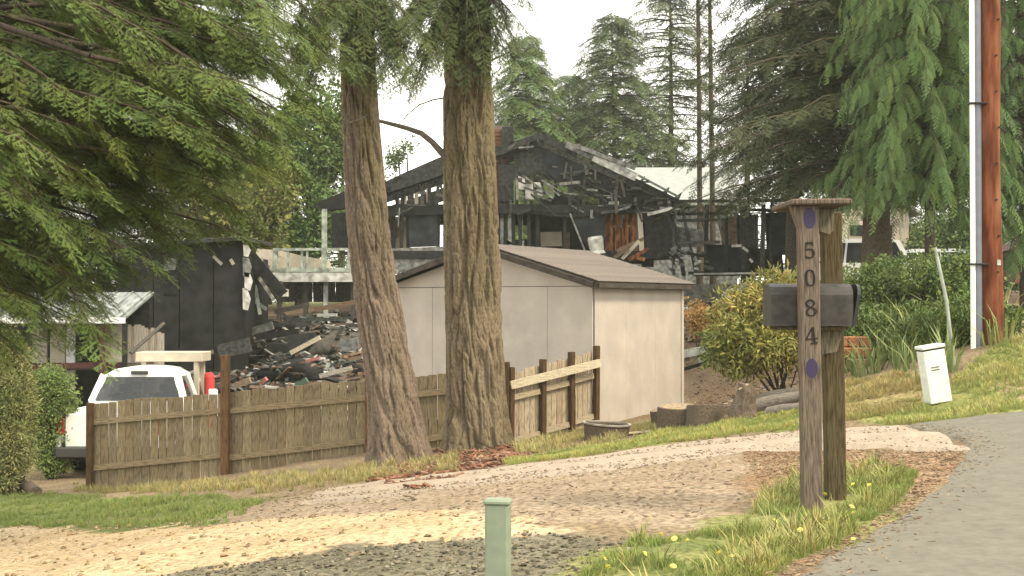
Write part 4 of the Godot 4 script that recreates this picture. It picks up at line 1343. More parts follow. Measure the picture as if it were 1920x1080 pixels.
# ------------------------------------------------------------------ outbuildings at the left
func build_outbuildings():
	var D := 32.0
	var o := on(-8.2, D)
	var t := thing("burnt_outbuilding", "burnt black outbuilding with a sloping roof edge left of the deck", "outbuilding", o)
	var xl := at(222, 0, D).x; var xr := at(462, 0, D).x
	var yl := at(0, 466, D).y; var yr := at(0, 450, D).y
	var yb := H(xl, -D) - 0.2
	var poly := PackedVector2Array([Vector2(xl, yb), Vector2(xr, yb), Vector2(xr, yr), Vector2(xl, yl)])
	var cuts := [[222, 288], [290, 336], [338, 400], [402, 458]]
	for i in 4:
		var a: float = at(cuts[i][0], 0, D).x
		var b: float = at(cuts[i][1], 0, D).x
		var ya := lerpf(yl, yr, (a - xl) / (xr - xl)) - 0.04; var yb2 := lerpf(yl, yr, (b - xl) / (xr - xl)) - 0.04
		var mb := MB.new()
		mb.prism(PackedVector2Array([Vector2(a, yb), Vector2(b, yb), Vector2(b, yb2), Vector2(a, ya)]), Transform3D(Basis.IDENTITY, Vector3(0, 0, -D + (0.03 if i == 1 else 0.0)) - o), 0.08)
		part("wall_panel", mb.mesh(), M.outbuilding, t)
	var m := MB.new()
	m.box(Transform3D(Basis.IDENTITY, Vector3((xl + xr) / 2, (yb + yl) / 2 - 0.1, -D - 1.6) - o), Vector3(xr - xl - 0.1, yl - yb - 0.15, 3.0))
	part("inner_wall", m.mesh(), M.char0, t)
	m = MB.new()
	var rl := Vector3(xl - 0.15, yl + 0.02, -D + 0.3); var rr := Vector3(xr + 0.05, yr + 0.02, -D + 0.3)
	m.bevel_box(Transform3D(Basis(Vector3(0, 0, 1), atan2(rr.y - rl.y, rr.x - rl.x)), (rl + rr) / 2 + Vector3(0, 0, -1.7) - o), Vector3((rr - rl).length(), 0.1, 3.7), 0.01)
	part("roof", m.mesh(), M.char2, t)
	plank("roof_edge", t, rl - o + Vector3(0.3, 0.03, 0.02), rr - o + Vector3(0, 0.03, 0.02), 0.07, 0.03, M.deck)
	m = MB.new()
	m.prism(PackedVector2Array([Vector2(at(309, 0, D).x, at(0, 508, D).y), Vector2(at(330, 0, D).x, at(0, 506, D).y), Vector2(at(333, 0, D).x, at(0, 486, D).y), Vector2(at(310, 0, D).x, at(0, 482, D).y)]), Transform3D(Basis.IDENTITY, Vector3(0, 0, -D + 0.09) - o), 0.03)
	part("torn_sheet", m.mesh(), M.ash, t)
	m = MB.new()
	m.bevel_box(Transform3D(Basis.IDENTITY, at(320, 530, D - 0.07) - o), Vector3(0.34, 0.62, 0.04), 0.01)
	part("window", m.mesh(), M.char0, t)
	for q in [[400, 480, 416, 496], [432, 486, 438, 496]]:
		plank("torn_scrap", t, at(q[0], q[1], D - 0.1) - o, at(q[2], q[3], D - 0.1) - o, 0.08, 0.02, M.board1)
	# torn siding at its right corner
	var jag := [[456, 458, 470, 482], [455, 482, 472, 520], [458, 510, 474, 545], [455, 540, 470, 582]]
	for q in jag:
		m = MB.new()
		var pp := PackedVector2Array()
		for e in [[q[0], q[1]], [q[2] - 6, q[1] + 2], [q[2], (q[1] + q[3]) / 2], [q[2] - 5, q[3]], [q[0] + 1, q[3] - 2]]:
			var v := at(e[0], e[1], D - 0.12)
			pp.append(Vector2(v.x, v.y))
		m.prism(pp, Transform3D(Basis.IDENTITY, Vector3(0, 0, -D + 0.12) - o), 0.05)
		part("torn_siding", m.mesh(), M.offwhite if q[1] != 482 else M.ash, t)
	# fallen stair stringers
	var s := thing("collapsed_stair", "dark collapsed stair stringer leaning beside the black outbuilding", "stairs", on(-6.4, 33))
	plank("stringer", s, at(470, 478, 33) - s.position, at(532, 552, 33) - s.position, 0.26, 0.06, M.char1)
	plank("stringer", s, at(466, 484, 34) - s.position, at(528, 560, 34) - s.position, 0.26, 0.06, M.board3)
	for k in 5:
		var f := (k + 0.5) / 5.0
		var a2 := at(lerpf(468, 530, f), lerpf(480, 556, f), 33) - s.position
		plank("tread", s, a2, a2 + Vector3(0.05, 0, -1.0), 0.2, 0.04, M.board3 if k % 2 else M.offwhite)
	for q in [[485, 520, 512, 560], [492, 506, 524, 548], [470, 560, 500, 580], [478, 535, 488, 590]]:
		plank("splinter", s, at(q[0], q[1], 33.4) - s.position, at(q[2], q[3], 33.2) - s.position, 0.09, 0.04, M.offwhite if q[0] % 2 else M.deck)
	# roofed porch at the far left
	D = 28.0
	o = on(-9.6, D)
	var p := thing("porch", "small porch with grey metal roof and white fascia at far left", "porch", o)
	var xa := at(-40, 0, D).x; var xb := at(241, 0, D).x
	m = MB.new()
	var ry := at(0, 598, D).y
	var rt := at(0, 556, D + 2.2).y + 0.05
	m.prism(PackedVector2Array([Vector2(0, ry), Vector2(2.2, rt), Vector2(2.2, rt + 0.05), Vector2(0, ry + 0.05)]), Transform3D(Basis(Vector3(0, 0, -1), Vector3.UP, Vector3(1, 0, 0)), Vector3((xa + xb) / 2, 0, -D + 0.2) - o), xb - xa)
	var rf := part("roof", m.mesh(), M.roof_metal, p)
	for k in 9:
		var x := lerpf(xa + 0.1, xb - 0.1, k / 8.0)
		plank("roof_seam", rf, Vector3(x, ry + 0.065, -D + 0.2) - o, Vector3(x, rt + 0.065, -D - 2.0) - o, 0.03, 0.03, M.roof_metal)
	plank("fascia", p, Vector3(xa, ry - 0.03, -D + 0.23) - o, Vector3(xb, ry - 0.03, -D + 0.23) - o, 0.13, 0.03, M.white)
	for q in [[238, M.char1, 0.09], [196, M.maroon, 0.1], [60, M.char1, 0.1]]:
		var px := at(q[0], 0, D).x
		plank("post", p, Vector3(px, ry - 0.08, -D + 0.15) - o, Vector3(px, H(px, -D), -D + 0.15) - o, q[2], q[2], q[1])
	for q in [[64, 92, M.pale], [98, 126, M.pale], [128, 144, M.white], [196, 212, M.board0], [212, 236, M.board1]]:
		var x0: float = at(q[0], 0, D + 1.5).x; var x1: float = at(q[1], 0, D + 1.5).x
		m = MB.new()
		var y0 := H(xa, -D - 1.5)
		m.bevel_box(Transform3D(Basis.IDENTITY, Vector3((x0 + x1) / 2, (y0 + rt) / 2 - 0.1, -D - 1.4) - o), Vector3(x1 - x0, rt - y0 - 0.3, 0.06), 0.008)
		part("wall_panel", m.mesh(), q[2], p)
	m = MB.new()
	m.box(Transform3D(Basis.IDENTITY, Vector3((xa + xb) / 2, (H(xa, -D - 2) + rt) / 2 - 0.1, -D - 2.0) - o), Vector3(xb - xa - 0.2, rt - H(xa, -D - 2) - 0.2, 0.08))
	part("rear_wall", m.mesh(), M.char1, p)
	plank("floor", p, Vector3(xa, at(0, 690, D).y, -D - 0.8) - o, Vector3(xb, at(0, 690, D).y, -D - 0.8) - o, 0.1, 1.6, M.board3)
	plank("floor_edge", p, Vector3(xa + 0.3, at(0, 688, D).y, -D + 0.05) - o, Vector3(xb, at(0, 684, D).y, -D + 0.05) - o, 0.12, 0.04, M.maroon)
	plank("stair_rail", p, at(245, 662, D - 0.2) - o, at(308, 606, D + 1.0) - o, 0.07, 0.05, M.board3)
	# grey board wall right of the porch
	o = on(-8.4, 29.5)
	var bwall := thing("board_wall", "low grey weathered board wall right of the porch", "wall", o)
	for k in 11:
		var px2 := 243.0 + k * 6.2
		var a3 := at(px2, 606 + rng.randf_range(-3, 6) + k * 1.5, 29.5)
		plank("board", bwall, a3 - o, Vector3(a3.x, H(a3.x, a3.z) - 0.1, a3.z) - o, 0.075, 0.025, [M.board0, M.board1, M.board1][rng.randi() % 3])
	# pale table top
	o = at(326, 668, 27.2)
	var tb := thing("yard_table", "long pale plank table standing behind the white truck", "table", Vector3(o.x, H(o.x, o.z), o.z))
	var ty := o.y - tb.position.y
	m = MB.new()
	m.bevel_box(Transform3D(Basis.IDENTITY, Vector3(0, ty, 0)), Vector3(1.42, 0.2, 0.7), 0.01)
	part("table_top", m.mesh(), M.pale, tb)
	for x in [-0.55, 0.55]:
		for z in [-0.25, 0.25]:
			plank("leg", tb, Vector3(x, 0, z), Vector3(x, ty - 0.1, z), 0.1, 0.1, M.pale)

# ------------------------------------------------------------------ houses beyond
func gable_house(n: String, label: String, c: Vector3, w: float, dp: float, eave: float, ridge: float, wallm: Material, roofm: Material, ridge_x: bool) -> Node3D:
	var t := thing(n, label, "house", c)
	var m := MB.new()
	m.box(Transform3D(Basis.IDENTITY, Vector3(0, eave / 2 - 0.2, 0)), Vector3(w, eave + 0.4, dp))
	part("wall", m.mesh(), wallm, t)
	var span := dp if ridge_x else w
	var run := w if ridge_x else dp
	for s in [-1.0, 1.0]:
		m = MB.new()
		var e := span / 2 + 0.4
		var rise := ridge - eave
		var poly := PackedVector2Array([Vector2(0, ridge), Vector2(s * e, eave - rise * 0.4 / (span / 2)), Vector2(s * e, eave - rise * 0.4 / (span / 2) + 0.12), Vector2(0, ridge + 0.12)])
		var b := Basis(Vector3(0, 0, 1), Vector3.UP, Vector3(-1, 0, 0)) if ridge_x else Basis.IDENTITY
		m.prism(poly, Transform3D(b, Vector3.ZERO), run + 0.8)
		part("roof", m.mesh(), roofm, t)
	for s in [-1.0, 1.0]:
		m = MB.new()
		var poly2 := PackedVector2Array([Vector2(-span / 2, eave - 0.01), Vector2(span / 2, eave - 0.01), Vector2(0, ridge - 0.02)])
		var b2 := Basis(Vector3(0, 0, 1), Vector3.UP, Vector3(-1, 0, 0)) if ridge_x else Basis.IDENTITY
		m.prism(poly2, Transform3D(b2, b2 * Vector3(0, 0, s * (run / 2 - 0.06))), 0.1)
		part("gable", m.mesh(), wallm, t)
	return t
func add_window(t: Node, p: Vector3, w: float, h: float, fm: Material):
	var m := MB.new()
	m.bevel_box(Transform3D(Basis.IDENTITY, p), Vector3(w + 0.14, h + 0.14, 0.06), 0.01)
	var f := part("window", m.mesh(), fm, t)
	m = MB.new()
	m.box(Transform3D(Basis.IDENTITY, p + Vector3(0, 0, 0.02)), Vector3(w, h, 0.05))
	part("pane", m.mesh(), M.slate, f)
func build_far_houses():
	var c := on(6.6, 58.0)
	c.x = at(1262, 0, 58).x
	var ridge := at(0, 319, 58).y - c.y
	var h := gable_house("grey_roofed_house", "house with a pale grey roof just right of the burnt gable", c, 4.6, 7.0, ridge - 1.7, ridge, M.ash, M.roof_pale, true)
	add_window(h, Vector3(-0.8, 2.4, 3.53), 1.1, 1.1, M.white)
	var d := 52.0
	c = on(at(1590, 0, d).x, d)
	ridge = at(0, 362, d).y - c.y
	var h2 := gable_house("cream_house", "cream house with a carport seen behind the mailbox and fir trunk", c, 3.1, 6.0, ridge - 0.9, ridge, M.cream, M.roof_pale, false)
	add_window(h2, Vector3(0.4, at(0, 405, d).y - c.y, 3.03), 0.7, 0.35, M.cream)
	var m := MB.new()
	m.bevel_box(Transform3D(Basis.IDENTITY, Vector3(0.1, at(0, 440, d).y - c.y, 3.04)), Vector3(1.6, 0.4, 0.06), 0.01)
	part("carport_opening", m.mesh(), M.char1, h2)
# ------------------------------------------------------------------ the two firs and the overhanging bough tree
func axis_from(pts: Array, d: float, o: Vector3) -> Array:
	var r := []
	for p in pts: r.append(at(p[0], p[1], d) - o)
	return r
func build_big_trees():
	var r := RandomNumberGenerator.new()
	r.seed = 31
	var dark := Color(0.055, 0.075, 0.03)
	# centre fir
	var d := 18.6
	var b := at(893, 845, d)
	b.y = H(b.x, b.z)
	var t := thing("douglas_fir", "thick upright fir trunk with furrowed brown bark before the shed", "tree", b)
	var ax := axis_from([[893, 880], [893, 800], [889, 640], [885, 480], [882, 320], [880, 160], [878, 0], [876, -160]], d, b)
	part("trunk", big_trunk(ax, [0.43, 0.425, 0.405, 0.39, 0.375, 0.345, 0.32, 0.3], 340, 220, 0.075, 21, Color(0.185, 0.142, 0.092), Color(0.25, 0.195, 0.13), 0.16), M.bark, t)
	# dead limb reaching left with a thin twig above it
	var l := MB.new()
	var lp := []
	var lr := [0.06, 0.052, 0.045, 0.042, 0.036, 0.03, 0.025]
	for q in [[845, 305], [828, 286], [810, 266], [790, 250], [762, 240], [728, 231], [700, 224]]: lp.append(at(q[0], q[1], d - 0.1) - b)
	l.tube(lp, lr, 9)
	part("branch", l.mesh(), M.log, t)
	l = MB.new()
	lp = []
	for q in [[842, 182], [812, 187], [785, 197], [765, 214], [748, 232]]: lp.append(at(q[0], q[1], d + 0.1) - b)
	l.tube(lp, [0.014, 0.012, 0.011, 0.009, 0.006], 6)
	part("branch", l.mesh(), M.log, t)
	l = MB.new()
	lp = []
	for q in [[880, 126], [905, 120], [935, 107], [978, 86]]: lp.append(at(q[0], q[1], d - 0.45) - b)
	l.tube(lp, [0.022, 0.018, 0.014, 0.006], 6)
	part("branch", l.mesh(), M.log, t)
	var xf := []; var cl := []; var limb := MB.new()
	for q in [[880, -60, 790, 60, 0.3], [880, -40, 760, 95, 0.4], [880, -60, 730, 60, 0.4], [880, -30, 800, 100, 0.2], [880, -60, 960, 30, 0.3], [880, -40, 975, 15, 0.25], [880, -60, 930, 50, 0.2], [880, -90, 850, 70, 0.3], [880, -90, 905, 75, 0.35], [880, -70, 830, 45, 0.2], [880, -90, 870, 40, 0.2], [880, -120, 990, -20, 0.2], [880, -80, 745, 20, 0.2], [880, -50, 770, 120, 0.5]]:
		var a := at(q[0], q[1], d) - b
		var e := at(q[2], q[3], d - r.randf_range(0.2, 1.4)) - b
		bough(a, e, q[4], 0.085, 0.46, Color(0.055, 0.075, 0.03), xf, cl, limb, r, 0.3, 0.03)
	for k in 16:
		var a0 := at(880, r.randf_range(-160, -20), d) - b
		var e0 := at(880 + r.randf_range(-160, 110), r.randf_range(-20, 95), d - r.randf_range(0.5, 1.6)) - b
		bough(a0, e0, r.randf_range(0.2, 0.5), 0.09, 0.42, Color(0.055, 0.075, 0.03), xf, cl, limb, r, 0.25, 0.025)
	part("branch", limb.mesh(), M.bark_far, t)
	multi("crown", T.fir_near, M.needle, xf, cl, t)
	# dead brown twigs hanging by the limb
	# leaning fir
	d = 17.4
	b = at(752, 880, d)
	b.y = H(b.x, b.z)
	t = thing("douglas_fir", "leaning slimmer fir trunk just left of the thick upright one", "tree", b)
	ax = axis_from([[758, 920], [750, 840], [728, 680], [702, 530], [686, 370], [676, 210], [670, 50], [664, -120]], d, b)
	part("trunk", big_trunk(ax, [0.36, 0.345, 0.315, 0.3, 0.275, 0.25, 0.23, 0.21], 340, 200, 0.055, 47, Color(0.19, 0.142, 0.108), Color(0.25, 0.19, 0.145), 0.16), M.bark, t)
	l = MB.new()
	lp = []
	for q in [[690, 216], [676, 223], [655, 231], [630, 236]]: lp.append(at(q[0], q[1], d - 0.3) - b)
	l.tube(lp, [0.013, 0.012, 0.01, 0.005], 6)
	part("branch", l.mesh(), M.log, t)
	xf = []; cl = []; limb = MB.new()
	for k in 30:
		var e := at(r.randf_range(540, 790), r.randf_range(-10, 125), d - r.randf_range(0.3, 1.8)) - b
		var a2 := at(666, r.randf_range(-140, -30), d) - b
		bough(a2, e, r.randf_range(0.15, 0.45), 0.09, 0.44, Color(0.06, 0.082, 0.03), xf, cl, limb, r, 0.25, 0.026)
	part("branch", limb.mesh(), M.bark_far, t)
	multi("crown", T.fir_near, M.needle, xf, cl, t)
	# tree whose boughs hang in from the left
	d = 11.0
	b = on(-6.6, d, -0.1)
	t = thing("fir_tree", "fir with drooping dark green boughs filling the upper left corner", "tree", b)
	var tp := []
	var tr := []
	for k in 8:
		tp.append(Vector3(0.05 * sin(k), k * 1.2, 0)); tr.append(0.34 - k * 0.03)
	l = MB.new()
	l.tube(tp, tr, 16)
	part("trunk", l.mesh(), M.bark_far, t)
	xf = []; cl = []; limb = MB.new()
	var green := Color(0.084, 0.118, 0.034)
	var tips := []
	# outer boughs
	for q in [[30, 205, 8.8], [80, 190, 8.6], [130, 185, 8.7], [150, 235, 8.5], [60, 265, 8.4], [155, 290, 8.6], [20, 310, 8.2], [110, 330, 8.5]]: tips.append([q, green, 0.3])
	for q in [[230, 130, 9.4], [270, 95, 9.6], [340, 80, 9.5], [420, 70, 9.6], [430, 115, 9.2], [310, 140, 9.1], [370, 180, 9.0], [210, 180, 9.1]]: tips.append([q, green, 0.3])
	for q in [[470, 130, 9.8], [520, 150, 10], [560, 130, 10], [600, 140, 10.2], [540, 180, 10], [480, 190, 9.8], [500, 40, 10], [590, 60, 10.4], [560, 90, 10.2]]: tips.append([q, green, 0.35])
	for k in 62:
		var px := r.randf_range(-20, 560)
		var low := 560.0 if px < 190 else (480.0 if px < 300 else (400.0 if px < 430 else 260.0))
		tips.append([[px, r.randf_range(200, low), r.randf_range(9.6, 11.5)], green, 0.4])
	for k in 40:
		tips.append([[r.randf_range(0, 560), r.randf_range(-20, 130), r.randf_range(9.8, 12.0)], green, 0.3])
	for k in 44:
		tips.append([[r.randf_range(280, 690), r.randf_range(-60, 120), r.randf_range(11.0, 13.5)], green, 0.3])
	for k in 22:
		tips.append([[r.randf_range(200, 500), r.randf_range(220, 420), r.randf_range(10.5, 12.5)], green, 0.4])
	for k in 26:
		tips.append([[r.randf_range(-10, 215), r.randf_range(380, 590), r.randf_range(9.2, 11.5)], green, 0.4])
	for q in tips:
		var e := at(q[0][0], q[0][1], q[0][2]) - b
		var a3 := Vector3(0, e.y + r.randf_range(0.2, 1.5), 0)
		# only the outer part of the limb carries sprays
		var st := e + Vector3(r.randf_range(-2.3, -0.9), r.randf_range(0.0, 0.75), r.randf_range(-1.3, 1.0))
		bough(st, e, r.randf_range(0.15, 0.5), 0.095, r.randf_range(0.26, 0.4), q[1], xf, cl, limb, r, 0.2, 0.02)
		var lp2 := [a3, a3.lerp(st, 0.5) + Vector3(0, 0.05, 0), st]
		limb.tube(lp2, [0.04, 0.032, 0.02], 5, false)
	part("branch", limb.mesh(), M.bark_far, t)
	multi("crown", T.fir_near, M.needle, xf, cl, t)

func build_background_trees():
	var g := "trees standing behind the burnt house"
	var c_dark := Color(0.05, 0.07, 0.034)
	var c_mid := Color(0.075, 0.105, 0.045)
	var c_light := Color(0.1, 0.15, 0.052)
	conifer("fir_tree", "pale green fir rising directly behind the burnt chimney", 985, 64, 60, 4.2, c_light, {group = g, nb = 12, spray = 1.0, step = 0.34, y0 = 2.0, whorl = 0.36, sag = 0.4})
	conifer("fir_tree", "broad mid green fir behind the burnt roof peak", 1150, 66, 30, 6.0, c_mid, {group = g, nb = 10, spray = 1.05, step = 0.36, y0 = 2.0, whorl = 0.42, gap = 0.15, sag = 0.35})
	conifer("fir_tree", "tall fir with open upper branches above the grey roof", 1256, 70, -140, 5.6, c_mid, {group = g, nb = 8, spray = 1.0, step = 0.38, y0 = 2.0, whorl = 0.52, gap = 0.2})
	conifer("fir_tree", "small fir between the chimney fir and the peak fir", 1068, 72, 140, 4.6, c_light, {group = g, nb = 10, spray = 1.0, step = 0.35, y0 = 2.0, whorl = 0.4})
	for q in [[1308, "left"], [1334, "right"]]:
		conifer("bare_fir", "tall thin bare fir trunk, the %s of two against the sky" % q[1], q[0], 46, -900, 1.6, c_dark, {group = g, nb = 3, spray = 0.6, step = 0.4, y0 = 6.0, whorl = 1.1, gap = 0.45, r0 = 0.11})
	conifer("fir_tree", "big dark fir with long drooping branches behind the mailbox post", 1642, 30, -900, 4.4, Color(0.055, 0.068, 0.033), {nb = 8, spray = 0.8, step = 0.26, y0 = 3.3, whorl = 0.3, r0 = 0.36, bark = M.bark_mid, sag = 0.3, rise = 0.12, gap = 0.05, hang = 0.25})
	conifer("fir_tree", "dark fir filling the gap left of the drooping fir", 1488, 37, -1300, 2.9, c_dark, {r0 = 0.17, nb = 8, spray = 0.75, step = 0.26, y0 = 4.2, whorl = 0.36, sag = 0.3, hang = 0.2, gap = 0.08})
	conifer("cedar_tree", "light green cedar with hanging sprays left of the utility pole", 1735, 24, -900, 2.0, Color(0.075, 0.12, 0.042), {leaf = "cedar", nb = 11, spray = 0.5, step = 0.115, y0 = 2.9, whorl = 0.26, r0 = 0.1, sag = 0.75, rise = 0.3, hang = 0.8, gap = 0.04})
	conifer("cedar_tree", "dark green cedar behind the utility pole at right", 1925, 27, -900, 1.9, Color(0.06, 0.105, 0.038), {leaf = "cedar", nb = 8, spray = 0.5, step = 0.16, y0 = 1.6, whorl = 0.3, r0 = 0.14, sag = 0.7, rise = 0.3, hang = 0.7})
	conifer("cedar_tree", "bluish green cedar further back between the cedars", 1830, 34, -900, 2.6, Color(0.06, 0.1, 0.045), {leaf = "cedar", nb = 8, spray = 0.6, step = 0.2, y0 = 3.4, whorl = 0.36, sag = 0.6, rise = 0.3, hang = 0.6, r0 = 0.16})
	# distant line on the right
	for q in [[1400, 70, 40, "behind the skeleton of the burnt wing"], [1560, 66, 60, "above the cream house"], [1680, 72, 20, "behind the big drooping fir's trunk"], [1790, 64, 10, "behind the light green cedar"], [1900, 68, 30, "at the right picture edge"]]:
		conifer("fir_tree", "distant hazy fir seen through gaps " + q[3], q[0], q[1], q[2], 4.5, Color(0.07, 0.1, 0.05), {group = "distant firs at right", nb = 6, spray = 1.3, step = 0.7, y0 = 2.0, whorl = 0.9})
	# left background
	var gl := "leafy trees behind the deck"
	var base := on(at(560, 0, 46).x, 46)
	leafy("maple_tree", "open leafy tree with sky gaps above the raised deck", "tree", base, [[Vector3(0.3, 5.2, 0), Vector3(1.5, 2.4, 1.4)], [Vector3(-1.2, 4.4, 0.3), Vector3(1.5, 1.8, 1.4)], [Vector3(1.0, 6.8, 0), Vector3(1.3, 1.5, 1.2)], [Vector3(0, 2.6, 0.3), Vector3(2.2, 1.2, 1.4)]], 2000, 0.5, Color(0.07, 0.115, 0.035), Color(0.11, 0.17, 0.05), "leaf", 9, gl)
	base = on(at(450, 0, 42).x, 42)
	leafy("maple_tree", "yellowish green leafy tree behind the black outbuilding", "tree", base, [[Vector3(0, 3.0, 0), Vector3(1.6, 1.6, 1.2)], [Vector3(0.9, 4.0, 0), Vector3(1.0, 1.1, 1.0)], [Vector3(-1.2, 4.3, 0), Vector3(1.4, 1.6, 1.2)]], 1500, 0.5, Color(0.1, 0.13, 0.035), Color(0.17, 0.17, 0.05), "leaf", 8, gl)
	base = on(at(362, 0, 44).x, 44)
	leafy("red_shrub", "rusty red leaved shrub above the black outbuilding roof", "shrub", base, [[Vector3(0, 2.9, 0), Vector3(0.55, 0.6, 0.5)], [Vector3(0.3, 2.2, 0), Vector3(0.5, 0.9, 0.5)]], 300, 0.34, Color(0.2, 0.06, 0.03), Color(0.26, 0.1, 0.05), "leaf", 4)
	for q in [[300, 50, -60, "above the black outbuilding"], [190, 44, -300, "behind the porch roof's right end"], [90, 40, -300, "behind the porch's middle"], [-20, 42, -300, "at the left picture edge"], [500, 62, 200, "left of the open leafy tree"], [640, 66, 240, "behind the leaning trunk"], [420, 64, 120, "behind the yellowish leafy tree"]]:
		conifer("fir_tree", "dark fir far back " + q[3], q[0], q[1], q[2], 3.8, c_dark if q[0] < 400 else c_mid, {group = "dark firs behind the left boughs", nb = 7, spray = 1.0, step = 0.45, y0 = 1.2, whorl = 0.5})
	for q in [[1690, 50, 2.2, "beyond the white car"], [1780, 48, 2.6, "between white car and utility pole"], [1900, 44, 2.4, "behind the dark red car"]]:
		base = on(at(q[0], 0, q[1]).x, q[1])
		leafy("leafy_bush", "big soft green bush " + q[3], "shrub", base, [[Vector3(0, q[2] * 0.55, 0), Vector3(1.5, q[2] * 0.55, 1.2)], [Vector3(0.8, q[2] * 0.8, 0), Vector3(1.0, q[2] * 0.4, 1.0)]], 700, 0.45, Color(0.07, 0.11, 0.04), Color(0.13, 0.17, 0.06), "leaf", 6, "bushes beyond the right bank")
	# twig of leaves against the sky between the trunks
	base = on(at(762, 0, 44).x, 44)
	leafy("young_tree", "thin young tree top showing above the roof between the trunks", "tree", base, [[Vector3(0, 5.0, 0), Vector3(0.7, 0.6, 0.6)], [Vector3(-0.3, 4.4, 0), Vector3(0.8, 0.5, 0.6)]], 170, 0.34, Color(0.07, 0.1, 0.04), Color(0.1, 0.14, 0.05), "leaf", 3)

func build_shrubs():
	# rhododendron behind the mailbox
	var b := gnd(1466, 742)
	leafy("rhododendron", "loose rhododendron with yellow green leaves left of the mailbox", "shrub", b, [[Vector3(-0.5, 0.98, 0), Vector3(0.6, 0.42, 0.6)], [Vector3(-0.1, 1.3, 0), Vector3(0.5, 0.36, 0.5)], [Vector3(0.25, 0.95, 0), Vector3(0.45, 0.5, 0.5)], [Vector3(-0.82, 0.66, 0.1), Vector3(0.3, 0.3, 0.36)], [Vector3(-0.2, 0.72, 0.3), Vector3(0.62, 0.3, 0.5)], [Vector3(-0.6, 0.5, 0.2), Vector3(0.3, 0.2, 0.3)], [Vector3(0.5, 0.55, 0.1), Vector3(0.25, 0.3, 0.3)]], 640, 0.23, Color(0.12, 0.15, 0.04), Color(0.28, 0.24, 0.075), "leaf_long", 11)
	# rusty foliage against the ruin
	b = on(at(1312, 0, 28).x, 28)
	leafy("scorched_shrub", "scorched orange brown shrub at the shed's far corner", "shrub", b, [[Vector3(0, 0.75, 0), Vector3(0.42, 0.45, 0.4)], [Vector3(0.35, 0.95, 0), Vector3(0.4, 0.35, 0.4)]], 320, 0.16, Color(0.3, 0.16, 0.06), Color(0.42, 0.25, 0.1), "leaf", 6)
	# undergrowth at the right, under the cedars
	var k := 0
	for q in [[1600, 21.5, 0.75, 1.4, 0], [1660, 23.0, 0.9, 1.35, 0], [1720, 21.0, 0.8, 1.15, 1], [1775, 20.0, 0.75, 1.25, 0], [1700, 18.6, 0.5, 0.55, 1], [1800, 18.2, 0.5, 0.6, 0], [1760, 17.2, 0.5, 0.4, 1], [1840, 17.0, 0.42, 0.36, 0], [1590, 19.5, 0.5, 0.75, 0]]:
		b = on(at(q[0], 0, q[1]).x, q[1])
		var where: String = ["behind the mailbox top", "behind the dark mailbox's right end", "under the light cedar", "beside the white pipe", "left of the white pedestal", "at the pole's foot", "behind the white pedestal", "right of the pole's foot", "below the fir trunk"][k]
		leafy("undergrowth_shrub", "dense green undergrowth shrub " + where, "shrub", b, [[Vector3(0, q[3] * 0.55, 0), Vector3(q[2], q[3] * 0.55, q[2] * 0.8)], [Vector3(q[2] * 0.5, q[3] * 0.75, 0), Vector3(q[2] * 0.6, q[3] * 0.4, q[2] * 0.6)]], int(700 * q[2]), 0.2, Color(0.06, 0.095, 0.028), Color(0.115, 0.155, 0.045), "leaf_long" if q[4] else "leaf", 6, "undergrowth shrubs on the right bank")
		k += 1
	# left garden shrubs
	b = on(at(98, 0, 24).x, 24)
	leafy("round_shrub", "rounded green shrub beside the white truck", "shrub", b, [[Vector3(0, 1.5, 0), Vector3(0.42, 0.62, 0.46)], [Vector3(-0.3, 1.35, 0.1), Vector3(0.4, 0.6, 0.4)], [Vector3(-0.1, 0.75, 0.0), Vector3(0.36, 0.5, 0.34)], [Vector3(0.05, 0.35, 0.0), Vector3(0.3, 0.3, 0.3)]], 1500, 0.15, Color(0.1, 0.15, 0.04), Color(0.17, 0.22, 0.07), "leaf", 6)
	b = on(at(14, 0, 21).x, 21)
	leafy("garden_shrub", "tall light green shrub at the left picture edge", "shrub", b, [[Vector3(0, 1.5, 0), Vector3(0.4, 0.8, 0.4)], [Vector3(-0.1, 2.2, 0), Vector3(0.36, 0.5, 0.35)], [Vector3(0.1, 0.9, 0), Vector3(0.4, 0.5, 0.35)], [Vector3(-0.1, 0.4, 0), Vector3(0.36, 0.4, 0.35)]], 1500, 0.17, Color(0.14, 0.19, 0.06), Color(0.25, 0.24, 0.11), "leaf_long", 6)

# ------------------------------------------------------------------ vehicles
func wheel(parent: Node, p: Vector3, r: float, w: float):
	var o := MB.new()
	var xf := Transform3D(Basis(Vector3(0, 0, 1), PI / 2), p)
	o.lathe([Vector2(r * 0.62, -w / 2), Vector2(r * 0.94, -w / 2), Vector2(r, -w * 0.36), Vector2(r, w * 0.36), Vector2(r * 0.94, w / 2), Vector2(r * 0.62, w / 2)], xf, 26)
	var h := Node3D.new()
	h.name = "wheel"
	parent.add_child(h, true)
	part("tyre", o.mesh(), M.tyre, h)
	o = MB.new()
	o.lathe([Vector2(0.001, -w * 0.42), Vector2(r * 0.3, -w * 0.44), Vector2(r * 0.62, -w * 0.5), Vector2(r * 0.62, w * 0.5), Vector2(r * 0.3, w * 0.44), Vector2(0.001, w * 0.42)], xf, 20)
	part("rim", o.mesh(), M.rim, h)
func side_prism(mb: MB, pts: Array, x0: float, x1: float):
	# outline in (z, y); extruded across x
	var poly := PackedVector2Array()
	for p in pts: poly.append(Vector2(p[0], p[1]))
	mb.prism(poly, Transform3D(Basis(Vector3(0, 0, 1), Vector3.UP, Vector3(-1, 0, 0)), Vector3((x0 + x1) / 2, 0, 0)), absf(x1 - x0))
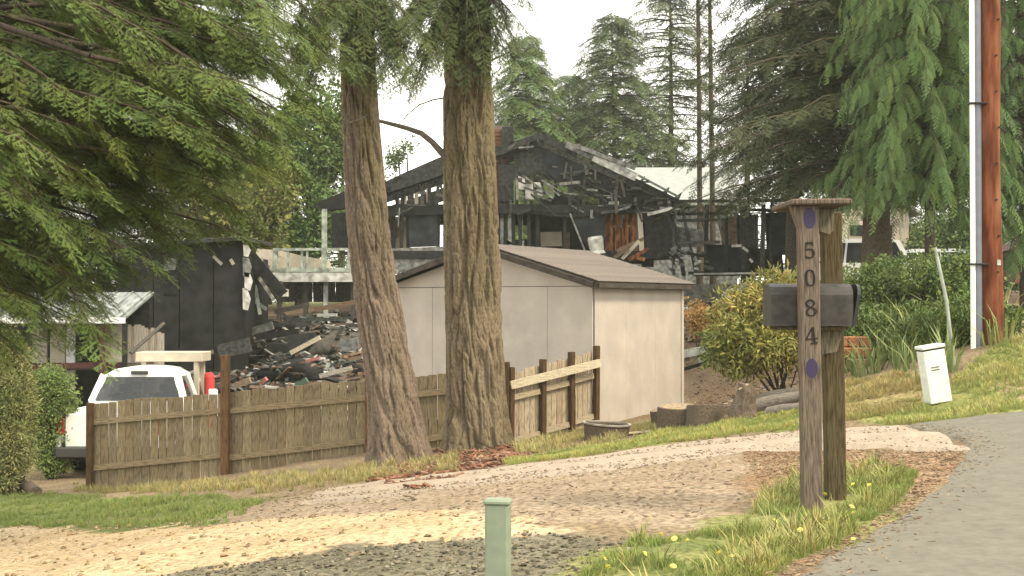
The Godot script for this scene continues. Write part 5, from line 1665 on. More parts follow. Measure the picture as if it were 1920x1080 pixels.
func build_truck():
	# forward is -z; origin under the tailgate
	var p := Vector3(-7.52, 0, -23.9)
	p.y = H(p.x, -24.5)
	var t := thing("pickup_truck", "white crew cab pickup truck parked behind the board fence", "truck", p)
	var H0 := 1.90
	var m := MB.new()
	side_prism(m, [[0, 0.5], [0, 1.18], [-1.75, 1.18], [-1.75, 0.5]], -0.98, -0.9)
	part("bed_side", m.mesh(), M.carpaint, t)
	m = MB.new()
	side_prism(m, [[0, 0.5], [0, 1.18], [-1.75, 1.18], [-1.75, 0.5]], 0.9, 0.98)
	part("bed_side", m.mesh(), M.carpaint, t)
	m = MB.new()
	m.bevel_box(Transform3D(Basis.IDENTITY, Vector3(0, 0.86, -0.02)), Vector3(1.62, 0.62, 0.07), 0.015)
	var tg := part("tailgate", m.mesh(), M.carpaint, t)
	m = MB.new()
	m.bevel_box(Transform3D(Basis.IDENTITY, Vector3(0, 1.08, 0.022)), Vector3(0.24, 0.07, 0.02), 0.006)
	part("handle", m.mesh(), M.bumper, tg)
	m = MB.new()
	m.bevel_box(Transform3D(Basis.IDENTITY, Vector3(0, 0.6, -0.9)), Vector3(1.8, 0.06, 1.7), 0.01)
	part("bed_floor", m.mesh(), M.bumper, t)
	for s in [-1.0, 1.0]:
		m = MB.new()
		m.bevel_box(Transform3D(Basis.IDENTITY, Vector3(s * 0.9, 0.95, 0.012)), Vector3(0.15, 0.34, 0.05), 0.012)
		part("taillight", m.mesh(), M.taillight, t)
		wheel(t, Vector3(s * 0.86, 0.38, -0.95), 0.38, 0.25)
		wheel(t, Vector3(s * 0.86, 0.38, -4.35), 0.38, 0.25)
		m = MB.new()
		m.bevel_box(Transform3D(Basis(Vector3.UP, s * 0.1), Vector3(s * 1.16, 1.28, -3.35)), Vector3(0.2, 0.26, 0.1), 0.03)
		part("mirror", m.mesh(), M.carpaint, t)
	m = MB.new()
	m.bevel_box(Transform3D(Basis.IDENTITY, Vector3(0, 0.46, 0.1)), Vector3(1.9, 0.2, 0.16), 0.03)
	part("bumper", m.mesh(), M.bumper, t)
	# cab: tapered shell with pillars and glass
	var zr := -1.8; var zf := -3.9
	m = MB.new()
	side_prism(m, [[zr, 0.45], [zr, 1.26], [zf - 0.2, 1.24], [-5.25, 1.12], [-5.35, 0.45]], -0.97, 0.97)
	part("body", m.mesh(), M.carpaint, t)
	# roof, rounded in cross-section
	m = MB.new()
	var secs := []
	for z in [zr - 0.2, zr - 0.3, -2.6, -3.1, -3.3]:
		var ring := []
		var edge: float = 0.0 if z < zr - 0.25 and z > -3.2 else 0.05
		for k in 13:
			var a := PI * k / 12.0
			ring.append(Vector3(-cos(a) * (0.76 - edge), 1.74 + sin(a) * (0.16 - edge * 0.6) + (0.04 if absf(cos(a)) < 0.85 else 0.0), z))
		secs.append(ring)
	for i in secs.size() - 1:
		for k in 12:
			m.quad(secs[i][k], secs[i][k + 1], secs[i + 1][k + 1], secs[i + 1][k], Vector3(-cos(PI * (k + 0.5) / 12.0) * 0.4, 1, 0))
	for k in range(1, 12):
		m.tri(secs[0][0], secs[0][k], secs[0][k + 1], Vector3(0, 0, 1))
		m.tri(secs[4][0], secs[4][k], secs[4][k + 1], Vector3(0, 0, -1))
	part("roof", m.mesh(), M.carpaint, t)
	for s in [-1.0, 1.0]:
		for q in [[zr - 0.05, 0.93, zr - 0.26, 0.74, 0.14], [-2.75, 0.95, -2.75, 0.76, 0.09], [-3.95, 0.93, -3.25, 0.74, 0.09]]:
			plank("pillar", t, Vector3(s * q[1], 1.24, q[0]), Vector3(s * q[3], 1.78, q[2]), q[4], 0.07, M.carpaint)
		m = MB.new()
		m.quad(Vector3(s * 0.94, 1.25, zr - 0.1), Vector3(s * 0.94, 1.25, -3.9), Vector3(s * 0.755, 1.75, -3.25), Vector3(s * 0.755, 1.75, zr - 0.28), Vector3(s, 0.3, 0))
		part("side_window", m.mesh(), M.glass, t)
	m = MB.new()
	m.quad(Vector3(-0.86, 1.28, zr - 0.03), Vector3(0.86, 1.28, zr - 0.03), Vector3(0.7, 1.74, zr - 0.22), Vector3(-0.7, 1.74, zr - 0.22), Vector3(0, 0.3, 1))
	part("rear_window", m.mesh(), M.glass, t)
	m = MB.new()
	m.quad(Vector3(-0.88, 1.26, -3.95), Vector3(0.88, 1.26, -3.95), Vector3(0.7, 1.75, -3.28), Vector3(-0.7, 1.75, -3.28), Vector3(0, 0.3, -1))
	part("windscreen", m.mesh(), M.glass, t)
	m = MB.new()
	m.bevel_box(Transform3D(Basis.IDENTITY, Vector3(0, 1.83, zr - 0.16)), Vector3(0.34, 0.07, 0.06), 0.012)
	part("brake_light", m.mesh(), M.bumper, t)
	for x in [-0.42, 0.42]:
		for z in [-2.35, -3.1]:
			m = MB.new()
			m.bevel_box(Transform3D(Basis.IDENTITY, Vector3(x, 1.1, z)), Vector3(0.5, 0.6, 0.14), 0.05)
			var st := part("seat", m.mesh(), M.tyre, t)
			m = MB.new()
			m.bevel_box(Transform3D(Basis.IDENTITY, Vector3(x, 1.5, z)), Vector3(0.24, 0.16, 0.1), 0.03)
			part("headrest", m.mesh(), M.tyre, st)
func car(n: String, label: String, cat: String, p: Vector3, turn: float, paint: Material, tall: float):
	var t := thing(n, label, cat, p, turn)
	var m := MB.new()
	side_prism(m, [[2.15, 0.35], [2.2, 0.75], [2.05, 0.95], [-1.2, 0.98], [-2.1, 0.82], [-2.2, 0.4]], -0.86, 0.86)
	part("body", m.mesh(), paint, t)
	m = MB.new()
	side_prism(m, [[1.95, 0.98], [1.55, tall - 0.02], [1.3, tall + 0.04], [-0.3, tall + 0.05], [-0.5, tall], [-1.15, 0.98]], -0.72, 0.72)
	part("cabin", m.mesh(), paint, t)
	for s in [-1.0, 1.0]:
		for q in [[1.75, 1.42, 0.75, 0.7], [0.68, 0.66, -0.12, -0.06], [-0.2, -0.12, -0.98, -0.52]]:
			m = MB.new()
			var poly := PackedVector2Array([Vector2(q[0], 1.02), Vector2(q[1], tall - 0.08), Vector2(q[3], tall - 0.08), Vector2(q[2], 1.02)])
			m.prism(poly, Transform3D(Basis(Vector3(0, 0, 1), Vector3.UP, Vector3(-1, 0, 0)), Vector3(s * 0.725, 0, 0)), 0.02)
			part("side_window", m.mesh(), M.slate, t)
		wheel(t, Vector3(s * 0.78, 0.33, 1.35), 0.33, 0.22)
		wheel(t, Vector3(s * 0.78, 0.33, -1.35), 0.33, 0.22)
		m = MB.new()
		m.bevel_box(Transform3D(Basis.IDENTITY, Vector3(s * 0.66, 0.72, -2.14)), Vector3(0.3, 0.14, 0.1), 0.03)
		part("headlight", m.mesh(), M.ash, t)
func build_far_cars():
	var d := 42.0
	var p := on(at(1592, 0, d).x, d)
	car("parked_van", "white van parked in front of the cream house", "van", p, 1.35, M.carpaint, 1.75)
	d = 46.0
	p = on(at(1728, 0, d).x, d)
	car("parked_car", "white car half hidden by the cedars at right", "car", p, 1.2, M.carpaint, 1.45)
	d = 31.0
	p = on(at(1950, 0, d).x, d, 0.25)
	car("parked_car", "dark red car at the right picture edge beyond the pole", "car", p, 1.5, M.redpaint, 1.45)

# ------------------------------------------------------------------ mailbox
func build_mailbox():
	var d := 8.0
	var b := gnd(1523, 952)
	d = -b.z
	var t := thing("mailbox_post", "dark mailbox on two tall wooden posts with house numbers painted down", "mailbox", b)
	var k := FOC / d
	var up := func(py: float) -> float:
		return at(0, py, d).y - b.y
	var xo := func(px: float) -> float:
		return (px - 1523.0) / k
	var m := MB.new()
	var top: float = up.call(384)
	m.bevel_box(Transform3D(Basis(Vector3(0, 0, 1), 0.012), Vector3(-0.016, top / 2 - 0.15, 0)), Vector3(0.122, top + 0.3, 0.09), 0.008)
	var front := part("front_post", m.mesh(), M.mail_post, t)
	m = MB.new()
	m.bevel_box(Transform3D(Basis(Vector3(0, 0, 1), 0.014), Vector3((1562.0 - 960.0) / FOC * (d + 0.42) - b.x, top / 2 - 0.15, -0.42)), Vector3(0.125, top + 0.27, 0.1), 0.008)
	part("rear_post", m.mesh(), M.mail_post_dark, t)
	# mailbox slung between the posts, door end to the right
	m = MB.new()
	var y0: float = up.call(612); var y1: float = up.call(531)
	var arc := PackedVector2Array()
	var hw := 0.125
	arc.append(Vector2(-hw, y0)); arc.append(Vector2(hw, y0))
	for i in 9:
		var a := PI * i / 8.0
		arc.append(Vector2(cos(a) * hw, y1 - 0.07 + sin(a) * 0.07))
	m.prism(arc, Transform3D(Basis(Vector3(0, 0, 1), Vector3.UP, Vector3(-1, 0, 0)), Vector3((xo.call(1450) + xo.call(1606)) / 2, 0, -0.2)), xo.call(1606) - xo.call(1450))
	var box := part("mailbox_body", m.mesh(), M.mail_box, t)
	m = MB.new()
	var dr := Basis(Vector3(0, 0, 1), -0.16) * Basis(Vector3(0, 0, 1), Vector3.UP, Vector3(-1, 0, 0))
	var arc2 := PackedVector2Array()
	for q in arc: arc2.append(Vector2(q.x * 1.03, (q.y - y0) * 1.02))
	m.prism(arc2, Transform3D(dr, Vector3(xo.call(1607), y0 - 0.002, -0.2)), 0.02)
	var door := part("mailbox_door", m.mesh(), M.mail_door, box)
	plank("support_board", t, Vector3(xo.call(1462), y0 - 0.014, -0.2), Vector3(xo.call(1598), y0 - 0.014, -0.2), 0.02, 0.2, M.mail_post_dark)
	# cap board with corbels
	m = MB.new()
	m.bevel_box(Transform3D(Basis(Vector3(0, 0, 1), 0.01), Vector3((xo.call(1478) + xo.call(1590)) / 2, top + 0.012, -0.2)), Vector3(xo.call(1590) - xo.call(1478), 0.035, 0.62), 0.008)
	part("cap_board", m.mesh(), M.mail_post, t)
	m = MB.new()
	m.prism(PackedVector2Array([Vector2(xo.call(1481), top - 0.01), Vector2(xo.call(1502), top - 0.01), Vector2(xo.call(1502), up.call(436)), Vector2(xo.call(1497), up.call(432))]), Transform3D(Basis.IDENTITY, Vector3(0, 0, 0)), 0.07)
	part("corbel", m.mesh(), M.mail_post, t)
	m = MB.new()
	m.prism(PackedVector2Array([Vector2(xo.call(1530), top - 0.008), Vector2(xo.call(1581), top - 0.008), Vector2(xo.call(1580), up.call(428)), Vector2(xo.call(1572), up.call(436)), Vector2(xo.call(1536), up.call(424))]), Transform3D(Basis.IDENTITY, Vector3(0, 0, -0.28)), 0.14)
	part("corbel", m.mesh(), M.mail_block, t)
	m = MB.new()
	m.prism(PackedVector2Array([Vector2(xo.call(1543), up.call(616)), Vector2(xo.call(1600), up.call(618)), Vector2(xo.call(1586), up.call(662)), Vector2(xo.call(1552), up.call(668)), Vector2(xo.call(1545), up.call(640))]), Transform3D(Basis.IDENTITY, Vector3(0, 0, -0.3)), 0.16)
	part("corbel", m.mesh(), M.mail_block, t)
	# painted numbers and reflectors on the front post
	var font := SystemFont.new()
	font.font_names = PackedStringArray(["Droid Serif"])
	for q in [["5", 470], ["0", 522], ["8", 578], ["4", 630]]:
		var tm := TextMesh.new()
		tm.text = q[0]
		tm.font = font
		tm.font_size = 48
		tm.pixel_size = 0.0029
		tm.depth = 0.004
		tm.horizontal_alignment = HORIZONTAL_ALIGNMENT_CENTER
		tm.vertical_alignment = VERTICAL_ALIGNMENT_CENTER
		var lean: float = -(up.call(q[1]) - top / 2) * 0.012
		part("digit", tm, M.ink, front, Transform3D(Basis(Vector3(0, 0, 1), 0.012) * Basis(Vector3(0, 0, 1), 0.1), Vector3(-0.016 + lean, up.call(q[1]), 0.0475)))
	for q in [[690, 0.075, 0.12], [410, 0.075, 0.13]]:
		m = MB.new()
		m.lathe([Vector2(0.001, 0.006), Vector2(0.8, 0.005), Vector2(1.0, 0.0)], Transform3D(Basis(Vector3(q[1] * 0.5, 0, 0), Vector3(0, 0, 1), Vector3(0, q[2] * 0.5, 0)), Vector3(-0.016 - (up.call(q[0]) - top / 2) * 0.012, up.call(q[0]), 0.0455)), 20)
		part("reflector", m.mesh(), M.purple, front)

# ------------------------------------------------------------------ things on the verge
func build_verge_things():
	# white pedestal, tilted
	var b := gnd(1758, 752)
	var k := FOC / -b.z
	var t := thing("utility_pedestal", "tilted white utility pedestal standing on the grassy bank", "pedestal", b)
	t.rotation = Vector3(0, 0.12, 0.155)
	var w := 44.0 / k
	var h := 108.0 / k
	var m := MB.new()
	m.bevel_box(Transform3D(Basis.IDENTITY, Vector3(0, h * 0.44, 0)), Vector3(w * 0.96, h * 0.92, w * 0.7), 0.008)
	part("housing", m.mesh(), M.pedestal, t)
	m = MB.new()
	m.bevel_box(Transform3D(Basis.IDENTITY, Vector3(0, h * 0.955, 0)), Vector3(w * 1.04, h * 0.06, w * 0.78), 0.008)
	part("cap", m.mesh(), M.pedestal, t)
	m = MB.new()
	m.box(Transform3D(Basis.IDENTITY, Vector3(0, h * 0.905, 0)), Vector3(w * 0.92, h * 0.02, w * 0.66))
	part("seam", m.mesh(), M.steel_dark, t)
	m = MB.new()
	m.bevel_box(Transform3D(Basis.IDENTITY, Vector3(0, -h * 0.03, 0)), Vector3(w * 0.9, h * 0.1, w * 0.6), 0.006)
	part("base", m.mesh(), M.steel_dark, t)
	for q in [0.605, 0.56]:
		m = MB.new()
		m.bevel_box(Transform3D(Basis.IDENTITY, Vector3(-w * 0.06, h * q, w * 0.35)), Vector3(w * 0.38, h * 0.026, 0.006), 0.001)
		part("label_bar", m.mesh(), M.sticker, t)
	# utility pole with conduits
	b = on(at(1858, 0, 16.4).x, 16.4)
	t = thing("utility_pole", "reddish brown wooden utility pole on the right bank", "pole", b)
	m = MB.new()
	var pts := []; var rad := []
	for i in 13:
		pts.append(Vector3(0.012 * sin(i * 1.3) - 0.003 * i, -0.4 + i * 0.75, 0.01 * cos(i)))
		rad.append(0.148 - i * 0.0022)
	m.tube(pts, rad, 28)
	var shaft := part("shaft", m.mesh(), M.pole, t)
	for i in 9:
		m = MB.new()
		var y := 0.9 + i * 0.46
		m.tube([Vector3(0.04 + 0.02 * sin(i * 2.0), y, 0.125), Vector3(0.04 + 0.02 * sin(i * 2.0), y, 0.155)], [0.013, 0.013], 8)
		part("bolt", m.mesh(), M.steel_dark, shaft)
	m = MB.new()
	m.bevel_box(Transform3D(Basis(Vector3.UP, 0.25), Vector3(0.05, 1.02, 0.142)), Vector3(0.05, 0.07, 0.012), 0.002)
	part("tag", m.mesh(), M.offwhite, shaft)
	m = MB.new()
	m.tube([Vector3(-0.2, -0.2, 0.07), Vector3(-0.2, 4.0, 0.07), Vector3(-0.2, 8.4, 0.07)], [0.06, 0.06, 0.06], 16)
	var cd := part("steel_conduit", m.mesh(), M.conduit, t)
	m = MB.new()
	m.tube([Vector3(-0.265, -0.2, 0.1), Vector3(-0.265, 4.0, 0.1), Vector3(-0.265, 8.4, 0.1)], [0.032, 0.032, 0.032], 16)
	var pv := part("white_conduit", m.mesh(), M.pvc, t)
	for y in [1.0, 3.05, 5.0]:
		m = MB.new()
		m.bevel_box(Transform3D(Basis.IDENTITY, Vector3(-0.2, y, 0.1)), Vector3(0.22, 0.022, 0.12), 0.004)
		part("strap", m.mesh(), M.steel_dark, t)
	# green marker post in the gravel
	b = gnd(934, 1085)
	t = thing("utility_marker", "short grey green utility marker post in the gravel verge", "marker", b)
	m = MB.new()
	var ph := 0.36
	m.bevel_box(Transform3D(Basis(Vector3.UP, -0.2), Vector3(0, ph / 2 - 0.1, 0)), Vector3(0.118, ph + 0.2, 0.075), 0.012)
	part("post", m.mesh(), M.green_post, t)
	m = MB.new()
	m.bevel_box(Transform3D(Basis(Vector3.UP, -0.2), Vector3(0, ph + 0.008, 0)), Vector3(0.13, 0.03, 0.088), 0.01)
	part("cap", m.mesh(), M.green_post, t)
	# guy-wire marker rising in the shrubs by the pole
	b = on(at(1790, 0, 15.6).x, 15.6)
	t = thing("guy_guard", "slender pale green guy wire guard leaning among the shrubs", "guy guard", b)
	m = MB.new()
	m.tube([Vector3(0, -0.1, 0), Vector3(-0.1, 0.8, 0.0), Vector3(-0.22, 1.45, -0.05)], [0.022, 0.022, 0.02], 8)
	part("guard_tube", m.mesh(), M.deck, t)
	m = MB.new()
	m.tube([Vector3(-0.22, 1.4, -0.05), Vector3(-0.3, 1.9, -0.1)], [0.006, 0.006], 5)
	part("wire", m.mesh(), M.steel_dark, t)

# ------------------------------------------------------------------ yard things
func log_round(label: String, p: Vector3, r: float, h: float, tilt: Vector3):
	var t := thing("log_round", label, "log", p, 0, "log rounds lying on the grass by the shed")
	t.rotation = tilt
	var m := MB.new()
	var prof := [Vector2(0.001, 0), Vector2(r * 1.04, 0), Vector2(r, h * 0.5), Vector2(r * 0.98, h * 0.96), Vector2(r * 0.94, h)]
	m.lathe(prof, Transform3D(Basis.IDENTITY, Vector3(0, -0.02, 0)), 18)
	part("bark", m.mesh(), M.wood_round, t)
	m = MB.new()
	m.lathe([Vector2(r * 0.94, h - 0.02), Vector2(r * 0.5, h - 0.014), Vector2(0.001, h - 0.015)], Transform3D.IDENTITY, 18)
	part("cut_face", m.mesh(), M.wood_cut, t)
func rock_mesh(s: Vector3, sd: float, rough: float) -> ArrayMesh:
	var sp := SphereMesh.new()
	sp.radius = 1.0; sp.height = 2.0; sp.radial_segments = 20; sp.rings = 12
	var st := SurfaceTool.new()
	st.create_from(sp, 0)
	var am := st.commit()
	var md := MeshDataTool.new()
	md.create_from_surface(am, 0)
	for i in md.get_vertex_count():
		var v := md.get_vertex(i)
		var k := 1.0 + rough * (nz.get_noise_3d(v.x * 90 + sd, v.y * 90, v.z * 90) + 0.5 * nz.get_noise_3d(v.x * 240 + sd, v.y * 240, v.z * 240))
		md.set_vertex(i, v * s * k)
	var out := ArrayMesh.new()
	md.commit_to_surface(out)
	var s2 := SurfaceTool.new()
	s2.create_from(out, 0)
	s2.deindex()
	s2.set_smooth_group(-1)
	s2.generate_normals()
	return s2.commit()
func build_yard_things():
	var b := gnd(1275, 806)
	log_round("large sawn log round, centre of the row beside the shed", b, 0.31, 0.34, Vector3(0.05, 0.3, 0.03))
	b = gnd(1322, 800)
	log_round("sawn log round on the mailbox side of the row", b, 0.25, 0.3, Vector3(-0.08, 0.8, -0.1))
	b = gnd(1238, 798)
	log_round("small log round nearest the shed wall", b, 0.12, 0.26, Vector3(0.1, 0, 0.2))
	# split stump
	b = gnd(1388, 790)
	var t := thing("tree_stump", "pointed weathered stump on the grass left of the mailbox", "stump", b)
	var m := MB.new()
	var rings := []
	for j in 7:
		var f := j / 6.0
		var ring := []
		for k in 14:
			var a := TAU * k / 14.0
			var rr := 0.22 * (1.0 - f * 0.6) * (1.0 + 0.35 * nz.get_noise_2d(k * 60.0, j * 30.0))
			ring.append(Vector3(cos(a) * rr + f * 0.07, f * 0.5 + 0.05 * nz.get_noise_2d(k * 90.0 + 9.0, 5.0) * f - 0.03, sin(a) * rr))
		rings.append(ring)
	for j in 6:
		for k in 14:
			var q := (k + 1) % 14
			m.quad(rings[j][k], rings[j][q], rings[j + 1][q], rings[j + 1][k], rings[j][k] * Vector3(1, 0, 1))
	for k in range(1, 13): m.tri(rings[6][0], rings[6][k], rings[6][k + 1], Vector3.UP)
	part("bark", m.mesh(), M.wood_round, t)
	m = MB.new()
	m.bevel_box(Transform3D(Basis(Vector3(0, 0, 1), 0.5), Vector3(0.03, 0.44, 0.03)), Vector3(0.15, 0.03, 0.1), 0.01)
	part("split_face", m.mesh(), M.wood_cut, t)
	# driftwood logs
	var kk := 0
	for q in [[1405, 778, 1510, 752, 0.1], [1420, 762, 1512, 742, 0.09], [1440, 782, 1515, 770, 0.07]]:
		var a := gnd(q[0], q[1]); var e := gnd(q[2], q[3])
		m = MB.new()
		var o := (a + e) / 2
		var r: float = q[4]
		m.tube([a - o + Vector3(0, r * 0.8, 0), (a.lerp(e, 0.35) - o) + Vector3(0, r * 1.0, 0.02), (a.lerp(e, 0.7) - o) + Vector3(0, r * 0.8, -0.03), e - o + Vector3(0, r * 0.7, 0)], [r, r * 0.95, r * 0.85, r * 0.7], 10)
		var l := part("weathered_log", m.mesh(), M.log, self, Transform3D(Basis.IDENTITY, o))
		tag(l, ["grey weathered log lying just behind the pointed stump", "rear grey log under the rhododendron", "front thin grey log in the grass beside the mailbox post"][kk], "log", "weathered logs under the shrub")
		kk += 1
	# low rusted rim / trough by the fence end
	b = gnd(1136, 826)
	t = thing("planter_tub", "low dark planter tub with pale rim at the fence end", "planter", b)
	m = MB.new()
	m.lathe([Vector2(0.28, -0.02), Vector2(0.3, 0.2), Vector2(0.32, 0.22), Vector2(0.3, 0.235), Vector2(0.27, 0.22), Vector2(0.26, 0.12), Vector2(0.001, 0.12)], Transform3D(Basis.from_euler(Vector3(0.04, 0, -0.06)).scaled(Vector3(1.05, 1, 0.7)), Vector3.ZERO), 26)
	part("tub", m.mesh(), M.wood_round, t)
	m = MB.new()
	m.lathe([Vector2(0.315, 0.222), Vector2(0.318, 0.242), Vector2(0.29, 0.244), Vector2(0.288, 0.226)], Transform3D(Basis.from_euler(Vector3(0.04, 0, -0.06)).scaled(Vector3(1.05, 1, 0.7)), Vector3.ZERO), 26)
	part("rim", m.mesh(), M.board1, t)
	b = gnd(1195, 818)
	var bd := plank("fallen_board", self, b + Vector3(-0.16, 0.03, 0.02), b + Vector3(0.2, 0.06, -0.03), 0.09, 0.03, M.rail_pale, 1.2)
	bd.name = uniq("fallen_board")
	tag(bd, "short pale board lying in grass right of the planter tub", "board")
	# terracotta block steps behind the mailbox
	b = gnd(1608, 690)
	t = thing("block_steps", "low terracotta block steps behind the mailbox posts", "steps", b)
	var k2 := FOC / -b.z
	for row in 3:
		for i in 3:
			m = MB.new()
			m.bevel_box(Transform3D(Basis(Vector3.UP, rng.randf_range(-0.04, 0.04)), Vector3((i - 1) * 22.0 / k2, 0.06 + row * 0.155, -row * 0.18)), Vector3(21.0 / k2, 0.145, 0.3), 0.012)
			part("block", m.mesh(), M.terracotta if row > 0 else M.wood_cut, t)
	# fallen trunk at the left edge
	m = MB.new()
	var p0 := gnd(-60, 860); var p1 := gnd(70, 930)
	var o2 := (p0 + p1) / 2
	m.tube([p0 - o2 + Vector3(0, 0.35, 0), (p0.lerp(p1, 0.5) - o2) + Vector3(0, 0.2, 0), p1 - o2 + Vector3(0, 0.06, 0)], [0.13, 0.11, 0.09], 12)
	var fl := part("fallen_log", m.mesh(), M.wood_round, self, Transform3D(Basis.IDENTITY, o2))
	tag(fl, "dark fallen trunk slanting down at the lower left edge", "log")
	# red canister and bits among the debris
	b = at(392, 718, 27.5)
	b.y = H(b.x, b.z)
	t = thing("red_canister", "bright red canister standing behind the board fence", "canister", Vector3(b.x, b.y, b.z))
	m = MB.new()
	var hh := at(392, 698, 27.5).y - b.y
	m.lathe([Vector2(0.001, -0.02), Vector2(0.12, 0.0), Vector2(0.12, hh - 0.1), Vector2(0.09, hh - 0.03), Vector2(0.04, hh), Vector2(0.001, hh)], Transform3D.IDENTITY, 18)
	part("body", m.mesh(), M.red, t)
	m = MB.new()
	m.tube([Vector3(0, hh - 0.02, 0), Vector3(0, hh + 0.06, 0)], [0.03, 0.03], 10)
	part("cap", m.mesh(), M.ink, t)

# ------------------------------------------------------------------ debris on the slope
func build_debris():
	var r := RandomNumberGenerator.new()
	r.seed = 99
	var xf := []; var cl := []
	var pal := [[Color(0.022, 0.022, 0.02), 16], [Color(0.055, 0.052, 0.046), 20], [Color(0.12, 0.115, 0.1), 20], [Color(0.25, 0.245, 0.22), 12], [Color(0.45, 0.44, 0.39), 7], [Color(0.13, 0.085, 0.06), 16], [Color(0.24, 0.165, 0.11), 8], [Color(0.24, 0.1, 0.085), 1], [Color(0.09, 0.12, 0.1), 1], [Color(0.55, 0.54, 0.5), 4]]
	var bag := []
	for q in pal:
		for i in q[1]: bag.append(q[0])
	for i in 2600:
		var d := r.randf_range(27.0, 37.5)
		var px := r.randf_range(235, 745) if r.randf() < 0.86 else r.randf_range(1150, 1330)
		var x := (px - 960.0) / FOC * d
		var p := on(x, d)
		p.y += r.randf_range(0.0, 0.1)
		if d < 31.0 and r.randf() < 0.55: continue
		var s := pow(r.randf(), 2.2)
		var sc := Vector3(lerpf(0.1, 0.9, s), lerpf(0.02, 0.09, r.randf()), lerpf(0.04, 0.22, r.randf() * r.randf() + s * 0.2))
		var b := Basis.from_euler(Vector3(r.randf_range(-0.5, 0.5), r.randf() * TAU, r.randf_range(-0.45, 0.45)))
		xf.append(Transform3D(b.scaled_local(sc), p))
		var c: Color = bag[r.randi() % bag.size()]
		if d < 30.0 and r.randf() < 0.5: c = [Color(0.15, 0.1, 0.07), Color(0.25, 0.17, 0.11), Color(0.38, 0.33, 0.26)][r.randi() % 3]
		cl.append(c)
	var rub := multi("rubble", unit_box, M.debris, xf, cl)
	tag(rub, "charred rubble strewn over the slope below the burnt house", "rubble", "", "stuff")
	# large pieces, each its own
	var g := "boards and sheets lying on the debris slope"
	var list := [
		[545, 662, 600, 622, 31.5, 0.11, M.rail_pale, "long pale new looking board slanting up from the debris slope"],
		[470, 606, 512, 586, 33.0, 0.2, M.ash, "grey charred beam right of the black outbuilding's foot"],
		[595, 588, 632, 590, 34.0, 0.08, M.offwhite, "curved white strip high on the debris slope"],
		[560, 600, 650, 598, 34.0, 0.1, M.char3, "long grey burnt beam lying level high on the slope"],
		[480, 616, 560, 622, 32.5, 0.16, M.char0, "black beam lying level below the stair"],
		[640, 640, 672, 644, 31.0, 0.3, M.ash, "grey sheet by the leaning trunk's left side"],
		[410, 628, 470, 634, 31.5, 0.35, M.char3, "dark grey sheet lying right of the outbuilding base"],
		[340, 612, 400, 616, 31.2, 0.1, M.ash, "pale strip lying along the outbuilding base"],
		[575, 668, 600, 671, 30.0, 0.07, M.pink, "faded pink cloth strip on the brown slope"],
		[490, 702, 500, 710, 28.5, 0.09, M.pink, "pink scrap just above the fence top"],
		[556, 708, 576, 712, 28.0, 0.12, mat(lin(0.07, 0.12, 0.085), 0.9), "dull green scrap just above the fence top"],
		[262, 572, 286, 568, 30.5, 0.07, M.white, "white strip on the outbuilding's lower left"],
		[268, 586, 284, 588, 30.4, 0.1, M.white, "short white block below the white strip"],
		[515, 556, 580, 552, 35.0, 0.12, M.board3, "brown beam under the raised deck"],
		[590, 560, 668, 566, 34.8, 0.12, M.board2, "brown beam under the deck beside the leaning trunk"],
		[540, 640, 590, 634, 32.0, 0.3, M.char2, "charred sheet in the middle of the slope"],
		[600, 690, 660, 688, 28.6, 0.1, M.board1, "grey board lying at the slope foot by the leaning trunk"],
		[440, 690, 470, 700, 28.5, 0.14, M.board0, "brown board at the slope foot behind the fence post"]]
	for q in list:
		var a := at(q[0], q[1], q[4]); var e := at(q[2], q[3], q[4] - 0.15)
		var ga := H(a.x, a.z); var ge := H(e.x, e.z)
		a.y = clampf(a.y, ga + 0.05, ga + 0.75); e.y = clampf(e.y, ge + 0.05, ge + 0.9)
		var mid := (a + e) / 2
		var n := plank("debris_board", self, a, e, q[5], 0.06, q[6], 0.0)
		n.name = uniq("debris_board")
		tag(n, q[7], "board", g)
	# heaps that the boards lie on
	for q in [[500, 600, 33.2, 1.1, 0.5], [610, 606, 33.6, 1.4, 0.55], [420, 640, 31.0, 0.9, 0.35], [590, 560, 35.2, 1.2, 0.45], [1180, 486, 36.8, 0.8, 0.5], [560, 640, 31.6, 1.1, 0.35]]:
		var p := at(q[0], q[1], q[2])
		p.y = H(p.x, p.z)
		var hm := part("ash_heap", rock_mesh(Vector3(q[3], q[4], 0.8), q[0], 0.55), [M.char2, M.board3, M.char1][int(q[0]) % 3], self, Transform3D(Basis.IDENTITY, p))
		tag(hm, {500: "ash heap below the collapsed stair", 610: "large ash heap left of the leaning trunk", 420: "ash heap at the black outbuilding's right foot", 590: "ash heap under the raised deck", 1180: "ash heap below the orange timber panel", 560: "ash heap under the long pale board"}[int(q[0])], "heap", "ash heaps on the slope")
		var xf2 := []; var cl2 := []
		for i in 130:
			var v := Vector3(r.randfn(), absf(r.randfn()), r.randfn()).normalized() * Vector3(q[3], q[4], 0.8)
			var sc := Vector3(r.randf_range(0.1, 0.6), r.randf_range(0.02, 0.06), r.randf_range(0.04, 0.14))
			xf2.append(Transform3D(Basis.from_euler(Vector3(r.randf_range(-0.6, 0.6), r.randf() * TAU, r.randf_range(-0.6, 0.6))).scaled_local(sc), v))
			cl2.append(bag[r.randi() % bag.size()])
		multi("rubble", unit_box, M.debris, xf2, cl2, hm)
